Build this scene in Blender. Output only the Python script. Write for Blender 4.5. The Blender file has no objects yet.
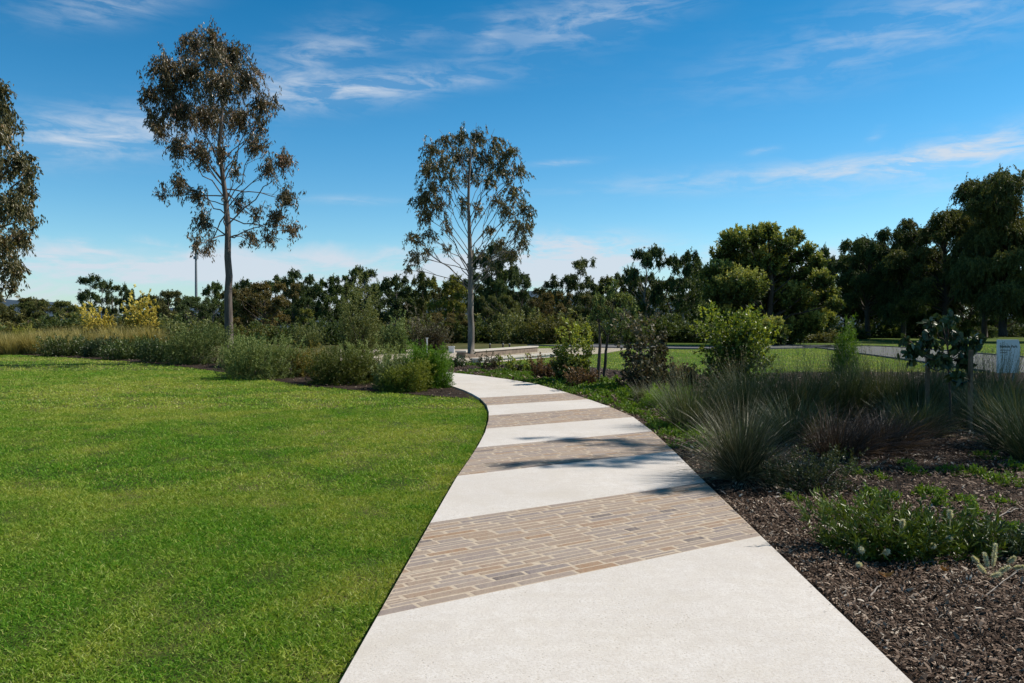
import bpy, math, random
import numpy as np
from mathutils import Vector
from mathutils.geometry import tessellate_polygon

R = math.radians
scene = bpy.context.scene
COL = scene.collection

# ------------------------------------------------------------------ camera
CAM_H = 1.6
F = 800.0
PITCH = math.atan(14.5 / F)
cam_d = bpy.data.cameras.new("camera")
cam_d.sensor_width = 36.0
cam_d.lens = F / 1024 * 36.0
cam_d.clip_start = 0.05
cam_d.clip_end = 20000
cam = bpy.data.objects.new("camera", cam_d)
cam.location = (0, 0, CAM_H)
cam.rotation_euler = (R(90) - PITCH, 0, 0)
COL.objects.link(cam)
scene.camera = cam
CP, SP = math.cos(PITCH), math.sin(PITCH)


def ray(px, py):
    u, v = (px - 512) / F, (341.5 - py) / F
    return np.array([u, CP + v * SP, v * CP - SP])


def ground(px, py, z=0.0):
    d = ray(px, py)
    k = (z - CAM_H) / d[2]
    return np.array([d[0] * k, d[1] * k, z])


def at(px, py, Y):
    d = ray(px, py)
    k = Y / d[1]
    return np.array([d[0] * k, Y, CAM_H + d[2] * k])


# ------------------------------------------------------------------ object helpers
def tag(o, label=None, cat=None, group=None, kind=None):
    for k, v in (("label", label), ("category", cat), ("group", group), ("kind", kind)):
        if v:
            o[k] = v
    return o


def empty(name, loc, rz=0.0, sc=1.0):
    o = bpy.data.objects.new(name, None)
    o.empty_display_size = 0.2
    o.location = loc
    o.rotation_euler = (0, 0, rz)
    o.scale = (sc, sc, sc) if not hasattr(sc, "__len__") else sc
    COL.objects.link(o)
    return o


def copy_tree(o, parent=None):
    c = o.copy()
    COL.objects.link(c)
    c.parent = parent
    for ch in list(o.children):
        copy_tree(ch, c)
    return c


class MB:
    """collects polygons, builds ONE mesh object"""

    def __init__(self):
        self.v, self.fi, self.fn, self.t, self.sm = [], [], [], [], []
        self.n = 0

    def add(self, verts, faces, tint=None, smooth=False):
        verts = np.asarray(verts, float).reshape(-1, 3)
        faces = np.asarray(faces, np.int64)
        m, k = faces.shape
        self.v.append(verts)
        self.fi.append((faces + self.n).ravel())
        self.fn.append(np.full(m, k, np.int64))
        if tint is None:
            tint = np.full(m, 0.5)
        elif np.isscalar(tint):
            tint = np.full(m, float(tint))
        self.t.append(tint)
        self.sm.append(np.full(m, smooth))
        self.n += len(verts)

    def poly(self, pts, tint=0.5):
        self.add(pts, [list(range(len(pts)))], tint)

    def box(self, c, s, tint=0.5, rz=0.0, taper=1.0):
        cx, cy, cz = c
        hx, hy, hz = s[0] / 2, s[1] / 2, s[2] / 2
        P = []
        for z, k in ((-hz, 1), (hz, taper)):
            for x, y in ((-hx, -hy), (hx, -hy), (hx, hy), (-hx, hy)):
                x, y = x * k, y * k
                P.append((cx + x * math.cos(rz) - y * math.sin(rz), cy + x * math.sin(rz) + y * math.cos(rz), cz + z))
        self.add(P, [(0, 3, 2, 1), (4, 5, 6, 7), (0, 1, 5, 4), (1, 2, 6, 5), (2, 3, 7, 6), (3, 0, 4, 7)], tint)

    def tube(self, pts, radii, sides=6, tint=0.5, cap=False):
        pts = np.asarray(pts, float)
        radii = np.asarray(radii, float)
        n = len(pts)
        tan = np.gradient(pts, axis=0)
        tan /= np.linalg.norm(tan, axis=1)[:, None] + 1e-9
        ref = np.array([1.0, 0, 0]) if abs(tan[0][0]) < 0.8 else np.array([0, 1.0, 0])
        a = np.cross(tan, ref)
        a /= np.linalg.norm(a, axis=1)[:, None] + 1e-9
        b = np.cross(tan, a)
        th = np.linspace(0, 2 * np.pi, sides, endpoint=False)
        ring = pts[:, None, :] + radii[:, None, None] * (np.cos(th)[None, :, None] * a[:, None, :] + np.sin(th)[None, :, None] * b[:, None, :])
        F_ = []
        for i in range(n - 1):
            for j in range(sides):
                k = (j + 1) % sides
                F_.append((i * sides + j, i * sides + k, (i + 1) * sides + k, (i + 1) * sides + j))
        self.add(ring.reshape(-1, 3), F_, tint, True)
        if cap:
            self.poly(ring[-1], tint)

    def build(self, name, mat, parent=None):
        me = bpy.data.meshes.new(name)
        V = np.concatenate(self.v)
        I = np.concatenate(self.fi)
        N = np.concatenate(self.fn)
        me.vertices.add(len(V))
        me.vertices.foreach_set("co", V.astype(np.float32).ravel())
        me.loops.add(len(I))
        me.loops.foreach_set("vertex_index", I.astype(np.int32))
        me.polygons.add(len(N))
        st = np.concatenate([[0], np.cumsum(N)[:-1]])
        me.polygons.foreach_set("loop_start", st.astype(np.int32))
        me.polygons.foreach_set("loop_total", N.astype(np.int32))
        me.polygons.foreach_set("use_smooth", np.concatenate(self.sm))
        at_ = me.attributes.new("tint", "FLOAT", "FACE")
        at_.data.foreach_set("value", np.concatenate(self.t).astype(np.float32))
        me.update(calc_edges=True)
        o = bpy.data.objects.new(name, me)
        COL.objects.link(o)
        me.materials.append(mat)
        if parent is not None:
            o.parent = parent
        return o


def sheet(mb, pts, z, tint=0.5):
    """flat non-convex polygon"""
    P = [Vector((p[0], p[1], 0)) for p in pts]
    tris = tessellate_polygon([P])
    V = [(p[0], p[1], z) for p in pts]
    out = []
    for t in tris:
        a, b, c = [np.array(V[i][:2]) for i in t]
        cr = (b[0] - a[0]) * (c[1] - a[1]) - (b[1] - a[1]) * (c[0] - a[0])
        out.append(t if cr > 0 else (t[0], t[2], t[1]))
    mb.add(V, out, tint)


def slab(mb, pts, z0, z1):
    sheet(mb, pts, z1)
    area = sum(pts[i][0] * pts[(i + 1) % len(pts)][1] - pts[(i + 1) % len(pts)][0] * pts[i][1] for i in range(len(pts)))
    q = pts if area > 0 else pts[::-1]
    n = len(q)
    V = [(p[0], p[1], z0) for p in q] + [(p[0], p[1], z1) for p in q]
    mb.add(V, [(i, (i + 1) % n, n + (i + 1) % n, n + i) for i in range(n)])


def inside(poly, x, y):
    poly = np.asarray(poly)[:, :2]
    r = np.zeros(len(x), bool)
    j = len(poly) - 1
    for i in range(len(poly)):
        xi, yi = poly[i]
        xj, yj = poly[j]
        c = ((yi > y) != (yj > y)) & (x < (xj - xi) * (y - yi) / (yj - yi + 1e-12) + xi)
        r ^= c
        j = i
    return r


def clip(poly, n, d):
    """keep n.p <= d"""
    out = []
    for i in range(len(poly)):
        a, b = np.array(poly[i][:2]), np.array(poly[(i + 1) % len(poly)][:2])
        da, db = n @ a - d, n @ b - d
        if da <= 0:
            out.append(a)
        if (da < 0 < db) or (db < 0 < da):
            out.append(a + (b - a) * da / (da - db))
    return out


def smooth_noise(x, y, s, seed):
    rg = np.random.default_rng(seed)
    v = np.zeros_like(x)
    for _ in range(7):
        a, f, p = rg.uniform(0, 2 * np.pi), rg.uniform(0.5, 1.9) / s, rg.uniform(0, 6.28)
        v += np.sin((x * np.cos(a) + y * np.sin(a)) * f * 2 * np.pi + p)
    return np.clip(0.5 + v / 6.0, 0, 1)


# ------------------------------------------------------------------ materials
class NT:
    def __init__(self, name):
        self.m = bpy.data.materials.new(name)
        self.m.use_nodes = True
        self.t = self.m.node_tree
        self.t.nodes.clear()
        self.out = self.t.nodes.new("ShaderNodeOutputMaterial")

    def n(self, typ, **kw):
        nd = self.t.nodes.new(typ)
        for k, v in kw.items():
            if k.startswith("i_"):
                nd.inputs[k[2:].replace("_", " ")].default_value = v
            else:
                setattr(nd, k, v)
        return nd

    def l(self, a, b):
        self.t.links.new(a, b)

    def ramp(self, fac, stops):
        r = self.n("ShaderNodeValToRGB")
        e = r.color_ramp.elements
        while len(e) < len(stops):
            e.new(0.5)
        for q, (p, c) in zip(e, stops):
            q.position = p
            q.color = (*c, 1)
        self.l(fac, r.inputs["Fac"])
        return r.outputs["Color"]

    def noise(self, vec, scale, detail=4, rough=0.55, dist=0.0):
        nd = self.n("ShaderNodeTexNoise")
        nd.inputs["Scale"].default_value = scale
        nd.inputs["Detail"].default_value = detail
        nd.inputs["Roughness"].default_value = rough
        nd.inputs["Distortion"].default_value = dist
        if vec is not None:
            self.l(vec, nd.inputs["Vector"])
        return nd.outputs["Fac"]

    def mix(self, fac, a, b, blend="MIX"):
        nd = self.n("ShaderNodeMix", data_type="RGBA", blend_type=blend)
        for s, v in ((0, fac), (6, a), (7, b)):
            if hasattr(v, "is_linked") or hasattr(v, "links"):
                self.l(v, nd.inputs[s])
            else:
                nd.inputs[s].default_value = v if s == 0 else (*v, 1)
        return nd.outputs[2]

    def math(self, op, a, b=0.0, c=None):
        nd = self.n("ShaderNodeMath", operation=op)
        for i, v in enumerate((a, b, c)):
            if v is None:
                continue
            if hasattr(v, "links"):
                self.l(v, nd.inputs[i])
            else:
                nd.inputs[i].default_value = v
        return nd.outputs[0]

    def pos(self):
        return self.n("ShaderNodeNewGeometry").outputs["Position"]

    def attr(self):
        return self.n("ShaderNodeAttribute", attribute_name="tint").outputs["Fac"]

    def finish(self, color, rough=0.8, spec=0.3, bump=None, bstr=0.3, bdist=0.01, transl=0.0, tcol=None):
        p = self.n("ShaderNodeBsdfPrincipled")
        if hasattr(color, "links"):
            self.l(color, p.inputs["Base Color"])
        else:
            p.inputs["Base Color"].default_value = (*color, 1)
        if hasattr(rough, "links"):
            self.l(rough, p.inputs["Roughness"])
        else:
            p.inputs["Roughness"].default_value = rough
        p.inputs["Specular IOR Level"].default_value = spec
        if bump is not None:
            b = self.n("ShaderNodeBump")
            b.inputs["Strength"].default_value = bstr
            b.inputs["Distance"].default_value = bdist
            self.l(bump, b.inputs["Height"])
            self.l(b.outputs["Normal"], p.inputs["Normal"])
        sh = p.outputs[0]
        if transl:
            tr = self.n("ShaderNodeBsdfTranslucent")
            src = tcol if tcol is not None else color
            if hasattr(src, "links"):
                self.l(src, tr.inputs["Color"])
            else:
                tr.inputs["Color"].default_value = (*src, 1)
            mx = self.n("ShaderNodeMixShader")
            mx.inputs[0].default_value = transl
            self.l(sh, mx.inputs[1])
            self.l(tr.outputs[0], mx.inputs[2])
            sh = mx.outputs[0]
        self.l(sh, self.out.inputs["Surface"])
        return self.m


def leaf_mat(name, stops, rough=0.5, spec=0.35, transl=0.25, warm=(1.25, 1.15, 0.5)):
    t = NT(name)
    c = t.ramp(t.attr(), stops)
    oi = t.n("ShaderNodeObjectInfo")
    c = t.mix(1.0, c, oi.outputs["Color"], "MULTIPLY")
    tc = t.mix(1.0, c, warm, "MULTIPLY")
    return t.finish(c, rough, spec, transl=transl, tcol=tc)


def bark_mat(name, dark, light, streak=8.0, bump=0.6):
    t = NT(name)
    tc = t.n("ShaderNodeTexCoord")
    mp = t.n("ShaderNodeMapping")
    mp.inputs["Scale"].default_value = (streak, streak, 1.1)
    t.l(tc.outputs["Object"], mp.inputs["Vector"])
    n1 = t.noise(mp.outputs[0], 1.2, 6, 0.6, 0.4)
    n2 = t.noise(tc.outputs["Object"], 0.7, 3)
    f = t.math("ADD", t.math("MULTIPLY", n1, 0.75), t.math("MULTIPLY", n2, 0.35))
    c = t.ramp(f, [(0.35, dark), (0.68, light)])
    return t.finish(c, 0.85, 0.2, n1, bump, 0.03)


def flat_mat(name, col, rough=0.6, spec=0.3, var=0.15, scale=6.0):
    t = NT(name)
    n = t.noise(t.n("ShaderNodeTexCoord").outputs["Object"], scale, 5)
    c = t.ramp(n, [(0.3, tuple(x * (1 - var) for x in col)), (0.7, tuple(min(1, x * (1 + var)) for x in col))])
    return t.finish(c, rough, spec, n, 0.15, 0.01)


M = {}
# lawn base + blades share the patchy colour by world position
def lawn_material(name, blade):
    t = NT(name)
    p = t.pos()
    big = t.noise(p, 0.16, 3, 0.5, 0.4)
    mid = t.noise(p, 0.8, 4, 0.6, 0.6)
    sm = t.noise(p, 4.0, 3, 0.6)
    f = t.math("ADD", t.math("ADD", t.math("MULTIPLY", big, 0.52), t.math("MULTIPLY", mid, 0.42)), t.math("MULTIPLY", sm, 0.16))
    # the lawn is drier out towards the middle of the park
    if blade:
        at_ = t.attr()
        g = t.ramp(at_, [(0.0, (0.0821, 0.2015, 0.0178)), (0.45, (0.1724, 0.3610, 0.0326)), (0.80, (0.2791, 0.4870, 0.0562)), (0.95, (0.5581, 0.5877, 0.1628)), (1.0, (0.6840, 0.7388, 0.3256))])
        d = t.ramp(at_, [(0.0, (0.1921, 0.2861, 0.0359)), (0.45, (0.3758, 0.4594, 0.0747)), (0.80, (0.5512, 0.5722, 0.1345)), (1.0, (0.6960, 0.7500, 0.3438))])
        fac = t.ramp(f, [(0.485, (0, 0, 0)), (0.61, (1, 1, 1))])
        c = t.mix(fac, g, d)
        return t.finish(c, 0.5, 0.25, transl=0.35, tcol=t.mix(1.0, c, (1.25, 1.2, 0.5), "MULTIPLY"))
    fac = t.ramp(f, [(0.44, (0.030, 0.055, 0.008)), (0.54, (0.065, 0.085, 0.018)), (0.66, (0.17, 0.155, 0.06))])
    dirt = t.ramp(t.noise(p, 1.7, 4, 0.6), [(0.66, (0, 0, 0)), (0.76, (1, 1, 1))])
    c = t.mix(dirt, fac, (0.09, 0.066, 0.036))
    return t.finish(c, 0.95, 0.1, t.noise(p, 40, 3), 0.7, 0.03)


M["lawn"] = lawn_material("lawn_soil", False)
M["blade"] = lawn_material("grass_blade", True)

t = NT("dry_ground")
p = t.pos()
f = t.math("ADD", t.math("MULTIPLY", t.noise(p, 0.05, 4), 0.6), t.math("MULTIPLY", t.noise(p, 0.9, 5), 0.4))
M["ground"] = t.finish(t.ramp(f, [(0.35, (0.035, 0.05, 0.014)), (0.52, (0.085, 0.085, 0.03)), (0.68, (0.19, 0.16, 0.075))]), 0.95, 0.1, t.noise(p, 12, 4), 0.8, 0.05)

t = NT("park_lawn_grass")
p = t.pos()
f = t.math("ADD", t.math("MULTIPLY", t.noise(p, 0.10, 4), 0.6), t.math("MULTIPLY", t.noise(p, 1.3, 5), 0.4))
M["park"] = t.finish(t.ramp(f, [(0.36, (0.045, 0.085, 0.012)), (0.52, (0.085, 0.125, 0.020)), (0.68, (0.16, 0.165, 0.045))]), 0.95, 0.1, t.noise(p, 25, 4), 0.9, 0.04)

t = NT("bark_mulch_bed")
p = t.pos()
f = t.math("ADD", t.math("MULTIPLY", t.noise(p, 2.0, 4), 0.45), t.math("MULTIPLY", t.noise(p, 38, 5, 0.7), 0.6))
M["mulch"] = t.finish(t.ramp(f, [(0.38, (0.014, 0.010, 0.007)), (0.56, (0.045, 0.030, 0.022)), (0.72, (0.11, 0.078, 0.058))]), 0.95, 0.15, t.noise(p, 45, 6, 0.7), 1.0, 0.04)

t = NT("bark_chip")
M["chip"] = t.finish(t.ramp(t.attr(), [(0.0, (0.028, 0.017, 0.012)), (0.4, (0.125, 0.083, 0.060)), (0.74, (0.28, 0.205, 0.155)), (0.90, (0.44, 0.35, 0.275)), (1.0, (0.60, 0.53, 0.44))]), 0.85, 0.1)

# exposed aggregate concrete
t = NT("pale_concrete")
p = t.pos()
big = t.noise(p, 0.7, 5, 0.6, 0.5)
mid = t.noise(p, 5.0, 5, 0.65)
vo = t.n("ShaderNodeTexVoronoi", feature="F1")
vo.inputs["Scale"].default_value = 34
t.l(p, vo.inputs["Vector"])
fine = t.noise(p, 62, 4, 0.75)
base = t.ramp(big, [(0.3, (0.655, 0.615, 0.58)), (0.7, (0.765, 0.725, 0.69))])
base = t.mix(t.ramp(mid, [(0.40, (0, 0, 0)), (0.75, (0.5, 0.5, 0.5))]), base, (0.63, 0.57, 0.495))
pm = t.math("MULTIPLY", t.ramp(vo.outputs["Distance"], [(0.12, (1, 1, 1)), (0.24, (0, 0, 0))]), t.ramp(t.math("ADD", t.math("MULTIPLY", t.noise(p, 9, 3), 0.5), t.math("MULTIPLY", t.noise(p, 1.3, 4), 0.5)), [(0.44, (0, 0, 0)), (0.60, (1, 1, 1))]))
base = t.mix(t.math("MULTIPLY", pm, 0.6), base, (0.33, 0.28, 0.225))
base = t.mix(t.ramp(fine, [(0.32, (0.75, 0.75, 0.75)), (0.52, (0, 0, 0))]), base, (0.44, 0.39, 0.33))
stain = t.ramp(t.noise(p, 0.55, 7, 0.68, 1.2), [(0.50, (0, 0, 0)), (0.70, (0.55, 0.55, 0.55))])
base = t.mix(stain, base, (0.54, 0.485, 0.41))
mot = t.ramp(t.noise(p, 13, 6, 0.7, 0.6), [(0.40, (0, 0, 0)), (0.66, (0.6, 0.6, 0.6))])
base = t.mix(mot, base, (0.57, 0.52, 0.475))
h = t.math("SUBTRACT", fine, t.math("MULTIPLY", pm, 0.8))
M["concrete"] = t.finish(base, 0.85, 0.25, h, 0.35, 0.006)

t = NT("sand_mortar")
p = t.pos()
M["mortar"] = t.finish(t.ramp(t.noise(p, 30, 4), [(0.3, (0.46, 0.38, 0.29)), (0.7, (0.60, 0.50, 0.395))]), 0.95, 0.1, t.noise(p, 120, 3), 0.4, 0.004)

t = NT("sandstone_paver")
p = t.pos()
c = t.ramp(t.attr(), [(0.0, (0.1550, 0.1250, 0.1210)), (0.18, (0.2450, 0.2050, 0.2038)), (0.45, (0.3350, 0.2650, 0.2240)), (0.65, (0.3500, 0.2480, 0.1770)), (0.82, (0.3450, 0.2850, 0.2554)), (1.0, (0.3350, 0.2050, 0.1210))])
mp = t.n("ShaderNodeMapping")
mp.inputs["Rotation"].default_value = (0, 0, R(57.2))
mp.inputs["Scale"].default_value = (6, 1.6, 4)
t.l(p, mp.inputs["Vector"])
nn = t.noise(mp.outputs[0], 3.5, 6, 0.65, 0.4)
c = t.mix(t.math("MULTIPLY", t.ramp(nn, [(0.35, (0.0, 0.0, 0.0)), (0.7, (1, 1, 1))]), 0.4), c, (0.43, 0.365, 0.29))
c = t.mix(t.ramp(t.noise(p, 60, 3), [(0.28, (0.55, 0.55, 0.55)), (0.45, (0, 0, 0))]), c, (0.17, 0.14, 0.12))
M["paver"] = t.finish(c, 0.8, 0.3, t.math("ADD", nn, t.noise(p, 70, 4)), 0.5, 0.008)

t = NT("asphalt")
p = t.pos()
M["asphalt"] = t.finish(t.ramp(t.noise(p, 3, 6), [(0.3, (0.10, 0.10, 0.105)), (0.7, (0.15, 0.15, 0.155))]), 0.9, 0.3, t.noise(p, 60, 3), 0.3, 0.01)
t = NT("pale_gravel")
p = t.pos()
M["gravel"] = t.finish(t.ramp(t.math("ADD", t.math("MULTIPLY", t.noise(p, 0.4, 4), 0.6), t.math("MULTIPLY", t.noise(p, 8, 4), 0.4)), [(0.3, (0.33, 0.27, 0.21)), (0.7, (0.52, 0.46, 0.39))]), 0.95, 0.1, t.noise(p, 40, 3), 0.4, 0.02)
M["terrace_stone"] = flat_mat("terrace_stone", (0.20, 0.155, 0.12), 0.9, 0.2, 0.3, 3)
M["terrace_cap"] = flat_mat("terrace_cap", (0.55, 0.50, 0.44), 0.85, 0.2, 0.12, 3)
t = NT("hazy_hill")
p = t.pos()
M["hill"] = t.finish(t.ramp(t.noise(p, 0.008, 6, 0.65), [(0.35, (0.040, 0.065, 0.095)), (0.65, (0.065, 0.095, 0.13))]), 1.0, 0.0)  # distance haze is painted in as the bluish hill colour
M["white_paint"] = flat_mat("white_paint", (0.72, 0.73, 0.74), 0.45, 0.4, 0.05)
M["sign_white"] = flat_mat("sign_white", (0.84, 0.84, 0.82), 0.5, 0.4, 0.05)
M["sign_ink"] = flat_mat("sign_ink", (0.02, 0.05, 0.045), 0.6, 0.2, 0.05)
M["grey_metal"] = flat_mat("grey_metal", (0.22, 0.23, 0.24), 0.45, 0.5, 0.1)
M["timber"] = flat_mat("timber_stake", (0.17, 0.115, 0.075), 0.85, 0.2, 0.3, 14)
M["twig"] = flat_mat("dry_twig", (0.10, 0.07, 0.055), 0.85, 0.2, 0.35, 20)
M["twig_pale"] = flat_mat("bleached_twig", (0.30, 0.26, 0.225), 0.85, 0.2, 0.3, 20)

M["bark_grey"] = bark_mat("gum_bark_grey", (0.062, 0.047, 0.04), (0.20, 0.165, 0.145))
M["bark_pale"] = bark_mat("gum_bark_pale", (0.09, 0.072, 0.06), (0.27, 0.235, 0.2))
M["bark_dark"] = bark_mat("gum_bark_dark", (0.025, 0.020, 0.016), (0.085, 0.07, 0.057))
M["bark_mid"] = bark_mat("gum_bark_mid", (0.045, 0.035, 0.027), (0.15, 0.12, 0.1))
M["stem"] = flat_mat("shrub_stem", (0.085, 0.06, 0.045), 0.85, 0.2, 0.35, 10)

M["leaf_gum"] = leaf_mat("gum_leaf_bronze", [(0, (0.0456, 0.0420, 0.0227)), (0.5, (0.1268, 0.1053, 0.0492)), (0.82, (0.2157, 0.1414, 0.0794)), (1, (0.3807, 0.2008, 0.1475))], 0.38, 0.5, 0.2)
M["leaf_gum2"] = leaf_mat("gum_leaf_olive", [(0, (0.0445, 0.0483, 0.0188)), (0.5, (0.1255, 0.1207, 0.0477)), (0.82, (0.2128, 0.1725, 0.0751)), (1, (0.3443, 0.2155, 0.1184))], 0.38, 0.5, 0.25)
M["leaf_bg"] = leaf_mat("distant_gum_leaf", [(0, (0.0293, 0.0464, 0.0172)), (0.5, (0.0783, 0.1057, 0.0365)), (1, (0.1834, 0.2060, 0.0730))], 0.5, 0.3, 0.3)
M["leaf_big"] = leaf_mat("broad_tree_leaf", [(0, (0.0232, 0.0403, 0.0101)), (0.5, (0.0696, 0.1039, 0.0238)), (0.72, (0.1741, 0.2123, 0.0436)), (1, (0.4640, 0.4720, 0.1386))], 0.45, 0.35, 0.25)
M["leaf_sage"] = leaf_mat("sage_leaf", [(0, (0.0444, 0.0648, 0.0170)), (0.5, (0.1187, 0.1585, 0.0460)), (1, (0.2376, 0.2882, 0.0981))], 0.6, 0.25, 0.2)
M["leaf_green"] = leaf_mat("bright_green_leaf", [(0, (0.0324, 0.0710, 0.0072)), (0.5, (0.0997, 0.1879, 0.0174)), (1, (0.2385, 0.3550, 0.0435))], 0.5, 0.3, 0.3)
M["leaf_olive"] = leaf_mat("olive_leaf", [(0, (0.0353, 0.0494, 0.0094)), (0.5, (0.1057, 0.1331, 0.0258)), (1, (0.2163, 0.2375, 0.0563))], 0.55, 0.3, 0.25)
M["leaf_brown"] = leaf_mat("bronze_round_leaf", [(0, (0.022, 0.017, 0.011)), (0.45, (0.068, 0.050, 0.030)), (0.75, (0.080, 0.086, 0.042)), (1, (0.17, 0.15, 0.105))], 0.6, 0.3, 0.2)
M["leaf_red"] = leaf_mat("reddish_leaf", [(0, (0.0435, 0.0232, 0.0145)), (0.5, (0.1305, 0.0754, 0.0406)), (1, (0.2320, 0.1450, 0.0725))], 0.55, 0.3, 0.25)
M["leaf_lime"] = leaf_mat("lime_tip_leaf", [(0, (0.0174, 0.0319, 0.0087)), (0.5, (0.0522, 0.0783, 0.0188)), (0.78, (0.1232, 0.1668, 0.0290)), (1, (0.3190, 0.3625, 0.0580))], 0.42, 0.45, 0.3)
M["leaf_dark"] = leaf_mat("dark_glossy_leaf", [(0, (0.0174, 0.0321, 0.0116)), (0.5, (0.0452, 0.0754, 0.0247)), (1, (0.1132, 0.1508, 0.0508))], 0.4, 0.5, 0.15)
M["wattle"] = leaf_mat("yellow_wattle", [(0, (0.05, 0.055, 0.02)), (0.30, (0.16, 0.14, 0.05)), (0.48, (0.55, 0.44, 0.08)), (1, (0.80, 0.68, 0.18))], 0.7, 0.2, 0.2)
M["reed"] = leaf_mat("dry_reed", [(0, (0.1045, 0.1045, 0.0304)), (0.5, (0.3133, 0.2669, 0.0870)), (1, (0.6960, 0.5800, 0.2502))], 0.6, 0.25, 0.25)
M["tuss_pale"] = leaf_mat("pale_tussock_blade", [(0, (0.028, 0.036, 0.014)), (0.5, (0.088, 0.098, 0.045)), (0.8, (0.19, 0.175, 0.105)), (1, (0.40, 0.34, 0.23))], 0.5, 0.4, 0.2, (1.1, 1.05, 0.7))
M["tuss_blue"] = leaf_mat("blue_green_tussock_blade", [(0, (0.0250, 0.0400, 0.0154)), (0.6, (0.0825, 0.1100, 0.0462)), (0.9, (0.1500, 0.1625, 0.0748)), (1, (0.3250, 0.2625, 0.1650))], 0.5, 0.35, 0.2)
M["tuss_brown"] = leaf_mat("purple_brown_tussock_blade", [(0, (0.0240, 0.0157, 0.0122)), (0.6, (0.0792, 0.0515, 0.0398)), (0.9, (0.1440, 0.0963, 0.0718)), (1, (0.2760, 0.1960, 0.1492))], 0.5, 0.35, 0.2)
M["bottlebrush"] = leaf_mat("cream_flower", [(0, (0.55, 0.52, 0.30)), (0.5, (0.76, 0.73, 0.52)), (1, (0.85, 0.82, 0.66))], 0.7, 0.2, 0.2)
M["fallen"] = leaf_mat("fallen_leaf", [(0, (0.30, 0.13, 0.03)), (1, (0.45, 0.26, 0.09))], 0.6, 0.3, 0.1)


# ------------------------------------------------------------------ foliage generators
def unit(a):
    return a / (np.linalg.norm(a, axis=-1, keepdims=True) + 1e-9)


def add_leaves(mb, rng, P, D, L, W, tint, round_=False):
    n = len(P)
    D = unit(D)
    S = unit(np.cross(D, rng.normal(size=(n, 3))))
    N = np.cross(S, D)
    L = np.broadcast_to(L, n)[:, None] * rng.uniform(0.7, 1.25, (n, 1))
    W = np.broadcast_to(W, n)[:, None] * rng.uniform(0.75, 1.2, (n, 1))
    if round_:
        V = np.stack([P, P + D * L * .22 + S * W * .42 + N * W * .08, P + D * L * .62 + S * W * .46 + N * W * .1, P + D * L, P + D * L * .62 - S * W * .46 + N * W * .1, P + D * L * .22 - S * W * .42 + N * W * .08], 1)
        k = 6
    else:
        V = np.stack([P, P + D * L * .42 + S * W * .5 + N * W * .15, P + D * L, P + D * L * .42 - S * W * .5 + N * W * .15], 1)
        k = 4
    mb.add(V.reshape(-1, 3), np.arange(n * k).reshape(n, k), tint)


def shoots(mb, rng, ends, dirs, length, k, L, W, along=0.5, spread=0.6, bias=(0, 0, 0), tint=None, round_=False, droop=0.0):
    n = len(ends)
    dirs = unit(dirs)
    t_ = rng.uniform(0, 1, (n, k, 1))
    ln = np.broadcast_to(length, n)[:, None, None] * rng.uniform(0.6, 1.2, (n, 1, 1))
    P = ends[:, None, :] - dirs[:, None, :] * ln * (1 - t_)
    P = P + np.array([0, 0, -1.0]) * (droop * ln * t_ ** 2)
    P = P + rng.normal(size=(n, k, 3)) * ln * 0.05
    D = dirs[:, None, :] * along + rng.normal(size=(n, k, 3)) * spread + np.array(bias)
    tn = 0.5 + rng.normal(size=(n, k)) * 0.17
    if tint is not None:
        tn = tn + tint[:, None]
    tn = tn + (t_[..., 0] - 0.5) * 0.22
    # a few strays at either end of the range
    add_leaves(mb, rng, P.reshape(-1, 3), D.reshape(-1, 3), L, W, np.clip(tn.ravel(), 0, 1), round_)


def sphere_pts(rng, n):
    return unit(rng.normal(size=(n, 3)))


def curve3(a, m, b, n=6):
    s = np.linspace(0, 1, n)[:, None]
    return (1 - s) ** 2 * a + 2 * s * (1 - s) * m + s ** 2 * b


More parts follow.
